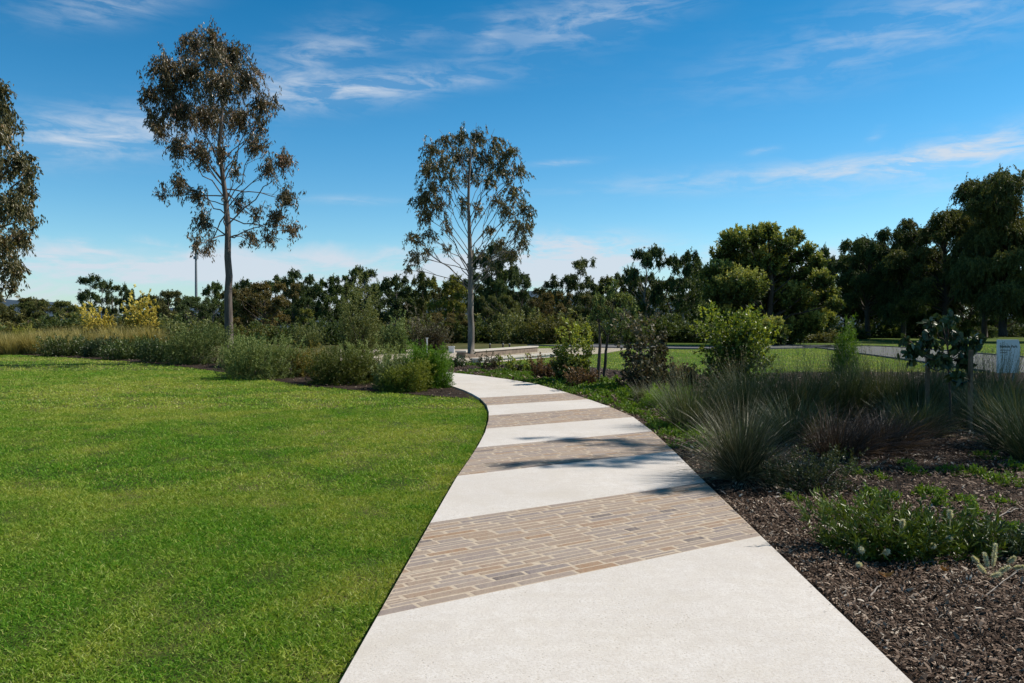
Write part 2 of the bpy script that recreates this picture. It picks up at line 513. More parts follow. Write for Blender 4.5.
def make_tree(name, label, cat, base, trunk, tr, clumps, leaf, bark, seed, k=18, shoots_per_r=40, L=0.14, W=0.035, shoot_len=0.5, droop=True, fork=0.35,
              group=None, round_=False, twigs=4, top_tint=0.18, surf=0.5, rise=0.9, flat=0.85, br=0.4):
    """trunk: points relative to base; clumps: (n,4) centre + radius relative to base"""
    rng = np.random.default_rng(seed)
    root = empty(name, base)
    tag(root, label, cat, group)
    trunk = np.asarray(trunk, float)
    clumps = np.asarray(clumps, float)
    H = trunk[-1][2]
    # smooth trunk
    s = np.linspace(0, 1, 18)
    tz = np.interp(s, np.linspace(0, 1, len(trunk)), trunk[:, 2])
    tp = np.stack([np.interp(tz, trunk[:, 2], trunk[:, 0]), np.interp(tz, trunk[:, 2], trunk[:, 1]), tz], 1)
    tp[2:-1, :2] += rng.normal(size=(15, 2)) * tr * 0.08
    rad = tr * (1 - 0.86 * (tz / H) ** 1.1)
    rad[0] *= 1.35
    wood = MB()
    wood.tube(tp, rad, 10)
    for c in clumps:
        hd = math.hypot(c[0] - np.interp(c[2], tz, tp[:, 0]), c[1] - np.interp(c[2], tz, tp[:, 1]))
        za = np.clip(c[2] - rise * hd * rng.uniform(0.7, 1.2) - 0.2 * c[3], fork * H * rng.uniform(0.95, 1.45), H * 0.96)
        a = np.array([np.interp(za, tz, tp[:, 0]), np.interp(za, tz, tp[:, 1]), za])
        r0 = np.interp(za, tz, rad) * br * rng.uniform(0.8, 1.1)
        e = c[:3]
        m = (a + e) / 2 + np.array([0, 0, 0.08 * np.linalg.norm(e - a)]) + rng.normal(size=3) * 0.06 * np.linalg.norm(e - a)
        pts = curve3(a, m, e, 8)
        pts[2:-1] += rng.normal(size=(5, 3)) * 0.02 * np.linalg.norm(e - a)
        wood.tube(pts, np.linspace(r0, max(0.012, r0 * 0.25), 8), 5)
        for q in range(twigs):
            d = unit(rng.normal(size=3) + np.array([0, 0, 0.3]))
            q0 = pts[rng.integers(4, 8)]
            q1 = e + d * c[3] * rng.uniform(0.5, 0.95)
            wood.tube(curve3(q0, (q0 + q1) / 2 + np.array([0, 0, 0.15 * c[3]]), q1, 4), np.linspace(max(0.012, r0 * 0.28), 0.006, 4), 3)
    wood.build("trunk", bark, root)
    fol = MB()
    for c in clumps:
        n = max(3, int(shoots_per_r * c[3] ** 2))
        u = sphere_pts(rng, n)
        # lumpy: pull shoots towards a few directions
        heads = sphere_pts(rng, 5)
        u = unit(u + heads[rng.integers(0, 5, n)] * 0.55)
        rr = rng.uniform(0, 1, (n, 1)) ** surf
        P = c[:3] + u * rr * c[3] * np.array([1, 1, flat])
        D = u * 0.7 + np.array([0, 0, -0.55 if droop else 0.35]) + rng.normal(size=(n, 3)) * 0.25
        tn = u[:, 2] * top_tint * rr[:, 0] + rng.normal() * 0.07  # clump tops tinted lighter, so the lit look is in the leaf colour
        if droop:
            shoots(fol, rng, P, D, shoot_len, k, L, W, 0.3, 0.42, (0, 0, -0.75), tn, round_, 0.3)
        else:
            shoots(fol, rng, P, D, shoot_len, k, L, W, 0.6, 0.6, (0, 0, 0.1), tn, round_)
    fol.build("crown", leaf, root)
    return root


def make_shrub(name, label, base, w, h, leaf, seed, n=420, k=26, L=0.06, W=0.018, shoot=0.3, along=0.7, spread=0.5, up=0.5, group=None, round_=False,
               depth=None, lo=0.0, top_tint=0.25, cat="shrub", stem_r=0.012, nstem=9, taper=1.0, stem_mat=None, rag=0.2, col=None):
    rng = np.random.default_rng(seed)
    root = empty(name, base)
    tag(root, label, cat, group)
    depth = depth or w
    u = sphere_pts(rng, n)
    u[:, 2] = np.abs(u[:, 2]) * 1.15 - 0.12
    u = unit(u)
    sn = np.linalg.norm(u[:, :2], axis=1, keepdims=True) + 1e-6
    ub = u.copy()
    ub[:, :2] *= sn ** -0.38
    ub[:, 2] = np.sign(u[:, 2]) * np.abs(u[:, 2]) ** 0.8
    # lobes make the outline uneven
    lob = sphere_pts(rng, 9)
    lob[:, 2] = np.abs(lob[:, 2])
    amp = rng.uniform(0.05, rag * 1.6, 9)
    bump = 1 - rag + (np.maximum(0, u @ lob.T) ** 5 * amp).sum(1)
    rr = rng.uniform(0.25, 1, n) ** 0.6 * bump * rng.uniform(0.85, 1.1, n)
    tap = np.where(u[:, 2] > 0, 1 - (1 - taper) * np.clip(u[:, 2] * rr, 0, 1), 1)
    E = np.stack([ub[:, 0] * rr * w / 2 * tap, ub[:, 1] * rr * depth / 2 * tap, lo * h + np.clip(ub[:, 2], -0.05, 1) * rr * h * (1 - lo)], 1)
    E[:, 2] *= 0.90 * h / np.percentile(E[:, 2], 97)
    E[:, :2] *= np.array([w, depth]) * 0.44 / np.percentile(np.abs(E[:, :2]), 95, axis=0)
    E[:, 2] = np.maximum(E[:, 2], 0.03)
    D = u * np.array([0.8, 0.8, 0.6]) + np.array([0, 0, up]) + rng.normal(size=(n, 3)) * 0.3
    st = MB()
    c0 = np.array([0, 0, 0.0])
    for i in range(nstem):
        e = E[rng.integers(0, n)] * 0.85
        a = c0 + np.append(rng.normal(size=2) * 0.05 * w, -0.04)
        st.tube(curve3(a, (a + e) / 2 + np.array([0, 0, 0.2 * h]), e, 5), np.linspace(stem_r, stem_r * 0.35, 5), 4)
    st.build("stem", stem_mat or M["stem"], root)
    fol = MB()
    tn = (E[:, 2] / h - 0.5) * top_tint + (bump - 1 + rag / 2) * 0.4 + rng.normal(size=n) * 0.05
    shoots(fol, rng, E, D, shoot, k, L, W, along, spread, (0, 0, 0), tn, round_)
    fo_ = fol.build("foliage", leaf, root)
    if col:
        fo_.color = (*col, 1)
    return root


def blades(mb, rng, n, base_r, length, lean, width, seg=5, droop=0.7, tint_mu=0.5, tint_sd=0.2, z=0.0, twist=True, lean_sd=0.28, wind=(0, 0)):
    az = rng.uniform(0, 2 * np.pi, n)
    r = base_r * np.sqrt(rng.uniform(0, 1, n))
    a2 = az + rng.normal(size=n) * 0.5
    B = np.stack([r * np.cos(a2), r * np.sin(a2), np.full(n, z)], 1)
    Ln = length * rng.uniform(0.55, 1.1, n)
    th = np.clip(np.abs(rng.normal(lean, lean_sd, n)), 0.02, 1.45)
    dr = droop * rng.uniform(0.4, 1.4, n)
    H = np.stack([np.cos(az) + wind[0], np.sin(az) + wind[1], np.zeros(n)], 1)
    S = np.stack([-np.sin(az), np.cos(az), np.zeros(n)], 1)
    if twist:
        S = unit(S + rng.normal(size=(n, 3)) * 0.5)
    P = B.copy()
    rows = []
    for i in range(seg + 1):
        f = i / seg
        wd = width * (1 - f ** 1.6) * 0.5 + 0.0004
        rows.append(np.stack([P - S * wd, P + S * wd], 1))
        ang = th + dr * (f ** 1.3)
        P = P + (H * np.sin(ang)[:, None] + np.array([0, 0, 1.0]) * np.cos(ang)[:, None]) * (Ln / seg)[:, None]
        P[:, 2] = np.maximum(P[:, 2], z + 0.01)
    V = np.stack(rows, 1).reshape(n, -1, 3)
    k = (seg + 1) * 2
    tn = np.clip(rng.normal(tint_mu, tint_sd, n), 0, 1)
    fs, ts = [], []
    off = np.arange(n)[:, None] * k
    for i in range(seg):
        fs.append(off + np.array([2 * i, 2 * i + 1, 2 * i + 3, 2 * i + 2]))
        ts.append(np.clip(tn + (i / seg - 0.4) * 0.3, 0, 1))
    mb.add(V.reshape(-1, 3), np.concatenate(fs), np.concatenate(ts))


def make_tussock(label, base, length, spread_r, mat, seed, n=900, lean=0.45, droop=0.7, width=0.006, group=None, seed_heads=0, name="tussock", wind=(0, 0), dead=0.12, lean_sd=0.28):
    rng = np.random.default_rng(seed)
    root = empty(name, base)
    tag(root, label, "grass tussock", group)
    mb = MB()
    blades(mb, rng, n, spread_r, length, lean, width, 5, droop, 0.5, 0.2, wind=wind, lean_sd=lean_sd)
    blades(mb, rng, int(n * dead), spread_r * 1.1, length * 0.75, lean + 0.65, width, 5, droop, 0.93, 0.08, wind=wind)
    mb.build("leaf_blades", mat, root)
    if seed_heads:
        sh = MB()
        az = rng.uniform(0, 6.283, seed_heads)
        for a in az:
            th, ln = abs(rng.normal(lean * 0.6, 0.15)), length * rng.uniform(1.0, 1.25)
            d = np.array([math.cos(a) * math.sin(th), math.sin(a) * math.sin(th), math.cos(th)])
            p0 = np.array([math.cos(a), math.sin(a), 0]) * spread_r * 0.4
            p1 = p0 + d * ln
            sh.tube([p0, (p0 + p1) / 2 + np.array([0, 0, 0.03]), p1], [0.002, 0.0018, 0.001], 3, 0.85)
            m = 16
            t_ = rng.uniform(0.72, 1.0, m)[:, None]
            add_leaves(sh, rng, p0 + (p1 - p0) * t_, d + rng.normal(size=(m, 3)) * 0.5, 0.035, 0.006, np.full(m, 0.98))
        sh.build("seed_heads", mat, root)
    return root


# ------------------------------------------------------------------ setting: ground, lawn, path
Z_G, Z_LAWN, Z_BED = -0.10, -0.05, -0.030

mb = MB()
mb.poly([(-9000, -200, Z_G), (9000, -200, Z_G), (9000, 9000, Z_G), (-9000, 9000, Z_G)])
tag(mb.build("ground", M["ground"]), kind="structure")

left_px = [(378, 615), (430.3, 522.7), (456.4, 477.5), (470, 458), (478.8, 444.4), (485.2, 432), (488.6, 420), (488.9, 412), (486.7, 404.8), (480, 398.2), (472, 393.6), (464, 390)]
right_px = [(453.7, 372.7), (482.7, 375.8), (506.5, 379), (535.5, 383.7), (562, 391), (588, 399), (612, 407.5), (633, 416.7), (654, 432.5), (672.6, 449.7), (699, 476), (758, 533)]
L_ = [ground(*p)[:2] for p in left_px]
Rt = [ground(*p)[:2] for p in right_px]
# straight run behind the camera
dirL = (L_[1] - L_[0]) / np.linalg.norm(L_[1] - L_[0])
Lfull = [L_[0] - dirL * 9.0] + L_ + [np.array([-2.1, 23.3]), np.array([-3.3, 25.2]), np.array([-4.8, 28.2]), np.array([-6.3, 32.0]), np.array([-7.4, 36.6])]
dirR = (Rt[-1] - Rt[-2]) / np.linalg.norm(Rt[-1] - Rt[-2])
Rfull = [np.array([-4.9, 36.8]), np.array([-4.1, 32.6]), np.array([-3.1, 29.6])] + Rt + [Rt[-1] + dirR * 9.0]
path_poly = Lfull + Rfull

BD = np.array([math.sin(R(57.2)), math.cos(R(57.2))])
BN = np.array([-BD[1], BD[0]])
edges = [ground(px, py)[:2] @ BN for px, py in ((377.6, 616.5), (430.3, 522.7), (456.4, 476), (477.5, 447.5), (486.7, 428.6), (489.3, 415.4), (486.7, 405.4), (480, 397.7))]
cuts = [-99] + edges + [99]
conc = MB()
rng = np.random.default_rng(5)
for i in range(len(cuts) - 1):
    pl = clip(clip(path_poly, -BN, -cuts[i]), BN, cuts[i + 1])
    if len(pl) < 3:
        continue
    if i % 2 == 0:
        slab(conc, pl, -0.16, 0.0)
    else:
        mm = MB()
        slab(mm, pl, -0.16, -0.0006)
        band = tag(mm.build("paved_band", M["mortar"]), kind="structure")
        st = MB()
        a, b = cuts[i], cuts[i + 1]
        nr = max(8, round((b - a) / 0.077))
        rh = (b - a) / nr
        ss = [p @ BD for p in pl]
        gap = 0.0145
        hs_ = rng.uniform(0.78, 1.25, nr)
        hs_ = np.concatenate([[0], np.cumsum(hs_)]) / hs_.sum() * (b - a)
        for r_ in range(nr):
            s = min(ss) - rng.uniform(0, 0.4)
            gap = rng.uniform(0.012, 0.020)
            t0, t1 = a + hs_[r_] + gap / 2, a + hs_[r_ + 1] - gap / 2
            while s < max(ss):
                ln = rng.uniform(0.22, 0.52) if rng.random() > 0.22 else rng.uniform(0.12, 0.24)
                s0, s1 = s + 0.006, s + ln - 0.006
                sub = [(t0, t1)]
                if rng.random() < 0.07:
                    h_ = rng.uniform(0.4, 0.6) * (t1 - t0)
                    sub = [(t0, t0 + h_ - gap / 2), (t0 + h_ + gap / 2, t1)]
                for (u0, u1) in sub:
                    j = rng.uniform(-0.005, 0.005, 8)
                    quad = [(s0 + j[0], u0 + j[1]), (s1 + j[2], u0 + j[3]), (s1 + j[4], u1 + j[5]), (s0 + j[6], u1 + j[7])]
                    quad = [BD * q[0] + BN * q[1] for q in quad]
                    pg = pl
                    for e in range(4):
                        p0, p1 = quad[e], quad[(e + 1) % 4]
                        d = p1 - p0
                        nn_ = np.array([d[1], -d[0]])
                        pg = clip(pg, nn_, nn_ @ p0)
                        if len(pg) < 3:
                            break
                    if len(pg) < 3:
                        continue
                    pg = np.array(pg)
                    c_ = pg.mean(0)
                    if np.abs(pg - c_).max() < 0.02:
                        continue
                    dz = rng.uniform(0.0004, 0.0022)
                    inn = c_ + (pg - c_) * (1 - 0.010 / max(0.03, np.abs((pg - c_) @ BN).max()) * 0.45)
                    m_ = len(pg)
                    tn = rng.uniform(0.2, 1.0) if rng.random() > 0.03 else 0.02
                    V = [(*q, -0.02) for q in pg] + [(*q, -0.003 + dz) for q in pg] + [(*q, 0.0 + dz) for q in inn]
                    ar = sum(pg[i2][0] * pg[(i2 + 1) % m_][1] - pg[(i2 + 1) % m_][0] * pg[i2][1] for i2 in range(m_))
                    o_ = list(range(m_)) if ar > 0 else list(range(m_))[::-1]
                    fs = []
                    for q in range(m_):
                        x, y = o_[q], o_[(q + 1) % m_]
                        fs += [(x, y, m_ + y, m_ + x), (m_ + x, m_ + y, 2 * m_ + y, 2 * m_ + x)]
                    st.add(V, fs, tn)
                    st.n -= len(V)
                    st.v.pop()
                    st.add(V, [[2 * m_ + q for q in o_]], tn)
                s += ln
        st.build("pavers", M["paver"], band)
tag(conc.build("path", M["concrete"]), kind="structure")

# left lawn
lawn_edge_px = [(483, 399.5), (466, 396.5), (440, 395), (400, 392), (340, 387.5), (300, 383.5), (260, 377.5), (225, 371.5), (190, 366.5), (150, 362.6), (110, 359.4), (60, 356.4), (20, 354.2), (-60, 353)]
lawn_edge = [ground(*p)[:2] for p in lawn_edge_px]
gapv = np.array([-0.03, 0.0])
lawn_poly = [p + gapv for p in Lfull[:9]] + lawn_edge + [np.array([-75, 47.0]), np.array([-75, -5.0])]
mb = MB()
sheet(mb, lawn_poly, Z_LAWN)
tag(mb.build("lawn", M["lawn"]), kind="structure")

# bark bed on the left behind the lawn edge (under the shrubs) and the big bed on the right
bed_l = [p + gapv for p in Lfull[9:]] + [ground(*p)[:2] for p in ((0, 348.5), (-60, 348.5), (-60, 352.6))] + [p + np.array([0, -0.05]) for p in lawn_edge[::-1][1:]]
mb = MB()
sheet(mb, bed_l, Z_BED)
tag(mb.build("bark_bed_ground", M["mulch"]), kind="structure")

bed_r_far = [ground(*p)[:2] for p in ((1500, 372), (1024, 372), (900, 371), (800, 371), (700, 374), (640, 372), (600, 367), (560, 364.5), (500, 363.5), (440, 363.2), (380, 363.2))]
bed_r = [p + np.array([0.02, 0]) for p in Rfull[2:]] + [np.array([14, -5.0])] + [np.array([16, 20.0])] + bed_r_far + [np.array([-7.6, 31.2])]
mb = MB()
sheet(mb, bed_r, Z_BED - 0.006)
tag(mb.build("bark_bed_ground", M["mulch"]), kind="structure")

# park lawn beyond the bed
pk = [ground(*p)[:2] for p in ((430, 364), (640, 374), (800, 376), (1100, 376), (1700, 376))] + [np.array([260, 60.0]), np.array([260, 420.0]), np.array([8, 420.0]), np.array([8, 90.0]), np.array([-7, 50.0])]
mb = MB()
sheet(mb, pk, Z_LAWN - 0.02)
tag(mb.build("park_lawn", M["park"]), kind="structure")

# road through the park, with a low concrete kerb on the near side
road_c = [ground(*p)[:2] for p in ((560, 344.2), (640, 346.6), (720, 347.4), (790, 346.2), (840, 345.9), (872, 348.0), (915, 352.5), (1000, 361), (1100, 372))]
def ribbon(mb, pts, w, z, h=None):
    pts = np.array(pts)
    s = np.linspace(0, len(pts) - 1, 40)
    P = np.stack([np.interp(s, range(len(pts)), pts[:, i]) for i in (0, 1)], 1)
    tg = unit(np.gradient(P, axis=0))
    nr = np.stack([-tg[:, 1], tg[:, 0]], 1)
    A, B_ = P + nr * w / 2, P - nr * w / 2
    V = []
    for i in range(len(P)):
        V += [(*B_[i], z), (*A[i], z)]
    mb.add(V, [(2 * i, 2 * i + 2, 2 * i + 3, 2 * i + 1) for i in range(len(P) - 1)])
    return P, nr
mb = MB()
P_, nr_ = ribbon(mb, road_c, 7.0, -0.045)
tag(mb.build("road", M["asphalt"]), kind="structure")
for sgn in (-1, 1):
    mb = MB()
    c_ = P_ + nr_ * sgn * 3.62
    for i in range(len(c_) - 1):
        d = c_[i + 1] - c_[i]
        mb.box(((c_[i][0] + c_[i + 1][0]) / 2, (c_[i][1] + c_[i + 1][1]) / 2, -0.06), (np.linalg.norm(d) + 0.002, 0.15, 0.16), rz=math.atan2(d[1], d[0]))
    tag(mb.build("road_kerb", M["asphalt"]), kind="structure")

# pale gravel forecourt and its low terrace walls
mb = MB()
sheet(mb, [ground(*p)[:2] for p in ((340, 361), (400, 362.6), (476, 362.8), (545, 356.8), (605, 352.4), (634, 347.6), (600, 346.4), (529, 348.0), (440, 348.6), (340, 349))], -0.05)
tag(mb.build("gravel_forecourt_ground", M["gravel"]), kind="structure")
for (p0, p1, hh, lab) in (((461, 357.2), (534, 350.9), 0.32, "longer low brown stone terrace wall with pale cap, farther back on the gravel"),
                          ((476, 361.8), (560, 355.2), 0.14, "very low pale edging wall of the gravel forecourt beside the slim gum")):
    a, b = ground(*p0), ground(*p1)
    d = b - a
    ln, rz = np.linalg.norm(d), math.atan2(d[1], d[0])
    root = empty("terrace_wall", (*((a + b) / 2)[:2], -0.06), rz)
    tag(root, lab, "wall")
    w_, c_ = MB(), MB()
    w_.box((0, 0, hh / 2), (ln, 0.5, hh))
    c_.box((0, 0, hh + 0.04), (ln + 0.1, 0.62, 0.08))
    w_.build("wall_face", M["terrace_stone"] if hh > 0.2 else M["terrace_cap"], root)
    c_.build("cap", M["terrace_cap"], root)

# distant ridge
mb = MB()
rng = np.random.default_rng(21)
xs = np.linspace(-3600, 3600, 140)
rid = 66 + 26 * np.sin(xs / 420 + 0.8) + 15 * np.sin(xs / 150 + 2) + 8 * np.sin(xs / 70)
rid *= 1.25 * np.clip(1.25 - np.abs(xs + 800) / 4200, 0.3, 1.2)
V, Fh = [], []
for i, x in enumerate(xs):
    V += [(x, 2350, -2), (x, 2600, rid[i] * 0.6), (x, 2950, rid[i]), (x, 3500, 10)]
for i in range(len(xs) - 1):
    for j in range(3):
        Fh.append((4 * i + j, 4 * i + 4 + j, 4 * i + 5 + j, 4 * i + 1 + j))
mb.add(V, Fh, smooth=True)
tag(mb.build("hills", M["hill"]), kind="structure")


# ------------------------------------------------------------------ grass on the lawn
rng = np.random.default_rng(11)
gb = MB()


def lawn_blades(n, y0, y1, h, w, xl=-0.74):
    y = np.sqrt(rng.uniform(y0 ** 2, y1 ** 2, n))
    x = rng.uniform(xl, 0.04, n) * y - 0.3
    x = np.where(y < 6, x, x)
    k = inside(lawn_poly, x, y)
    x, y = x[k], y[k]
    n = len(x)
    dens = smooth_noise(x, y, 0.55, 3) * 0.6 + smooth_noise(x, y, 1.9, 4) * 0.4
    keep = rng.uniform(0, 1, n) < 0.45 + dens * 0.9
    x, y, dens = x[keep], y[keep], dens[keep]
    n = len(x)
    az = rng.uniform(0, 2 * np.pi, n)
    th = np.clip(np.abs(rng.normal(0.95, 0.4, n)), 0, 1.45)
    ln = h * rng.uniform(0.5, 1.3, n) * (0.65 + dens * 0.7)
    D = np.stack([np.cos(az) * np.sin(th), np.sin(az) * np.sin(th), np.cos(th)], 1)
    B = np.stack([x, y, np.full(n, Z_LAWN)], 1)
    S = np.stack([-np.sin(az), np.cos(az), np.zeros(n)], 1) + rng.normal(size=(n, 3)) * 0.3
    S = unit(S) * w * rng.uniform(0.7, 1.3, (n, 1)) / 2
    M_ = B + D * ln[:, None] * 0.6
    T = B + D * ln[:, None] + np.stack([np.cos(az), np.sin(az), -0.6 * np.ones(n)], 1) * ln[:, None] * 0.18
    V = np.stack([B - S, B + S, M_ + S * 0.8, T, M_ - S * 0.8], 1)
    tn = np.clip(rng.normal(0.44, 0.26, n) + (dens - 0.5) * 0.1, 0, 0.94)
    tn = np.where(rng.uniform(0, 1, n) < 0.03, rng.uniform(0.9, 1.0, n), tn)
    gb.add(V.reshape(-1, 3), np.arange(n * 5).reshape(n, 5), tn)


lawn_blades(230000, 2.6, 8.0, 0.040, 0.0036)
lawn_blades(210000, 8.0, 16.0, 0.045, 0.0065)
lawn_blades(150000, 16.0, 30.0, 0.055, 0.016)
lawn_blades(110000, 30.0, 60.0, 0.06, 0.032)
rng = np.random.default_rng(15)
ed = np.array(Lfull[:12])
n = 9000
i0 = rng.integers(0, len(ed) - 1, n)
f0 = rng.uniform(0, 1, (n, 1))
B = ed[i0] * (1 - f0) + ed[i0 + 1] * f0
k = B[:, 1] > 2.5
B = B[k]
n = len(B)
pt = smooth_noise(B[:, 0] * 3, B[:, 1], 0.5, 6)
B[:, 0] -= 0.05 + rng.uniform(0, 0.09, n) + 0.04 * pt
az = rng.normal(0, 1.1, n)
th = np.clip(np.abs(rng.normal(0.6, 0.35, n)), 0, 1.4)
D = np.stack([np.cos(az) * np.sin(th), np.sin(az) * np.sin(th), np.cos(th)], 1)
B3 = np.stack([B[:, 0], B[:, 1], np.full(n, Z_LAWN)], 1)
S = unit(np.stack([-np.sin(az), np.cos(az), np.zeros(n)], 1)) * 0.0022
ln = (rng.uniform(0.02, 0.06, n) * (0.4 + 0.9 * pt))[:, None]
gb.add(np.stack([B3 - S, B3 + S, B3 + D * ln * 0.6 + S * 0.7, B3 + D * ln + np.array([0.3, 0, -0.3]) * ln * 0.4, B3 + D * ln * 0.6 - S * 0.7], 1).reshape(-1, 3), np.arange(n * 5).reshape(n, 5), np.clip(rng.normal(0.5, 0.25, n), 0, 1))
tag(gb.build("lawn_grass", M["blade"]), kind="stuff", label="short mown green lawn with drier yellow patches left of the path", cat="grass")

# ragged longer grass in the park lawn
rng = np.random.default_rng(12)
gb = MB()
n = 60000
y = rng.uniform(28, 75, n)
x = rng.uniform(-0.02, 0.75, n) * y
k = inside(pk, x, y) & ~inside(bed_r, x, y)
c_ = np.array(road_c)
yr = np.interp(x, c_[:, 0], c_[:, 1])
k &= (np.abs(y - yr) > 5.0)
x, y = x[k], y[k]
n = len(x)
az = rng.uniform(0, 6.283, n)
th = np.abs(rng.normal(0.5, 0.35, n))
D = np.stack([np.cos(az) * np.sin(th), np.sin(az) * np.sin(th), np.cos(th)], 1)
B = np.stack([x, y, np.full(n, Z_LAWN - 0.02)], 1)
S = unit(np.stack([-np.sin(az), np.cos(az), np.zeros(n)], 1)) * 0.02
gb.add(np.stack([B - S, B + S, B + D * rng.uniform(0.03, 0.06, (n, 1))], 1).reshape(-1, 3), np.arange(n * 3).reshape(n, 3), np.clip(rng.normal(0.55, 0.2, n), 0, 1))
tag(gb.build("park_grass", M["blade"]), kind="stuff", label="sunlit open lawn between the planting bed and the road", cat="grass")

# ------------------------------------------------------------------ bark chips
rng = np.random.default_rng(13)
cb = MB()


def chips(n, poly, ymin, ymax, xlo, xhi, size, zb, big=0.08):
    y = np.sqrt(rng.uniform(ymin ** 2, ymax ** 2, n))
    x = rng.uniform(xlo, xhi, n) * y + rng.uniform(-0.2, 0.2, n)
    k = inside(poly, x, y)
    x, y = x[k], y[k]
    n = len(x)
    az = rng.uniform(0, 6.283, n)
    tilt = rng.normal(0, 0.35, n)
    ln = size * rng.lognormal(0, 0.38, n)
    ln = np.where(rng.uniform(0, 1, n) < big, ln * 1.5, ln)
    ln = np.minimum(ln, size * 2.6)
    wd = ln * rng.uniform(0.12, 0.42, n)
    D = np.stack([np.cos(az) * np.cos(tilt), np.sin(az) * np.cos(tilt), np.sin(tilt)], 1)
    up = unit(np.stack([rng.normal(0, 0.35, n), rng.normal(0, 0.35, n), np.ones(n)], 1))
    S = unit(np.cross(D, up))
    U = np.cross(S, D)
    lump = smooth_noise(x, y, 0.6, 8) * 0.025
    C = np.stack([x, y, zb + lump + np.abs(np.sin(tilt)) * ln * 0.5 + rng.uniform(0.0, 0.012, n)], 1)
    e, s, u = D * (ln / 2)[:, None], S * (wd / 2)[:, None], U * (ln * 0.1)[:, None]
    V = np.stack([C - e - s * 0.6, C - e + s * 0.5, C + s + u, C + e + s * 0.4, C + e - s * 0.7, C - s + u], 1)
    tn = np.clip(rng.beta(1.6, 2.6, n), 0, 0.86)
    tn = np.where(rng.uniform(0, 1, n) < 0.05 + 0.14 * smooth_noise(x, y, 0.8, 17), rng.uniform(0.8, 1.0, n), tn)
    b = np.arange(n)[:, None] * 6
    cb.add(V.reshape(-1, 3), np.concatenate([b + np.array([0, 1, 2, 5]), b + np.array([5, 2, 3, 4])]), np.concatenate([tn, tn]))


chips(120000, bed_r, 2.8, 7.5, 0.18, 0.85, 0.022, Z_BED + 0.004)
chips(70000, bed_r, 7.5, 16, 0.12, 0.8, 0.032, Z_BED + 0.004)
chips(16000, bed_r, 16, 32, -0.1, 0.6, 0.07, Z_BED + 0.004)
chips(20000, bed_l, 17, 48, -0.75, 0.02, 0.05, Z_BED + 0.004)
# a few chips kicked onto the path edge
rng = np.random.default_rng(16)
er = np.array(Rfull[6:])
n = 260
i0 = rng.integers(0, len(er) - 1, n)
f0 = rng.uniform(0, 1, (n, 1))
Pn = er[i0] * (1 - f0) + er[i0 + 1] * f0
Pn[:, 0] -= np.abs(rng.normal(0, 0.09, n)) + 0.005
for q in Pn[Pn[:, 1] > 2.5]:
    a = rng.uniform(0, 6.28)
    l_, w_ = rng.uniform(0.005, 0.016), rng.uniform(0.002, 0.005)
    e, s_ = np.array([math.cos(a), math.sin(a)]) * l_, np.array([-math.sin(a), math.cos(a)]) * w_
    c3 = [(*(q + e), 0.004), (*(q + s_), 0.007), (*(q - e), 0.004), (*(q - s_), 0.005)]
    cb.add(c3, [(0, 1, 2, 3)], rng.uniform(0.2, 0.95))
tag(cb.build("bark_chips_litter", M["chip"]), kind="stuff", label="dark bark mulch with pale splinters covering the planting beds", cat="mulch")

# ------------------------------------------------------------------ the two feature gums (silhouettes taken from their clumps)
def px_clumps(lst, Y, basep, depth, seed, sc=1.0):
    rng = np.random.default_rng(seed)
    out = []
    cx = np.mean([c[0] for c in lst])
    for px, py, r in lst:
        yy = Y + rng.uniform(-1, 1) * depth * (1 - 0.5 * min(1, abs(px - cx) / 80))
        q = at(px, py, yy) - basep
        out.append((*q, r / F * yy * sc))
    return out


b1 = ground(229, 362)
Y1 = b1[1]
T1 = [(195, 47, 20), (212, 40, 15), (232, 60, 22), (165, 72, 22), (190, 78, 26), (222, 88, 28), (248, 82, 20), (262, 108, 15), (276, 104, 7), (152, 98, 14), (178, 112, 26), (208, 120, 26), (240, 122, 20), (160, 130, 14),
      (152, 118, 9), (178, 150, 15), (202, 155, 16), (255, 148, 14), (283, 163, 14), (268, 170, 12), (178, 188, 12), (196, 196, 12), (164, 196, 7), (287, 200, 14), (276, 220, 13), (291, 232, 10), (203, 222, 13), (196, 245, 8),
      (208, 250, 8), (240, 205, 9), (251, 240, 9), (268, 240, 9), (222, 155, 10), (235, 172, 9), (216, 60, 16), (170, 92, 16), (260, 128, 10), (257, 215, 8)]
tr1 = [(0, 0, -0.1), *(at(228.5 + dx, py, Y1) - b1 for dx, py in ((0, 330), (0, 290), (0, 250), (-1.5, 215), (-4, 185), (-10, 150), (-6, 110), (-4, 60)))]
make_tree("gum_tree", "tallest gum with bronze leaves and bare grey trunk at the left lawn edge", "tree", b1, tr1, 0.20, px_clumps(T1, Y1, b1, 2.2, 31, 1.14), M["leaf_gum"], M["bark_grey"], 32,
          k=30, shoots_per_r=64, L=0.175, W=0.048, shoot_len=0.85, fork=0.42, group="feature gums", rise=1.2, br=0.30, surf=0.6)

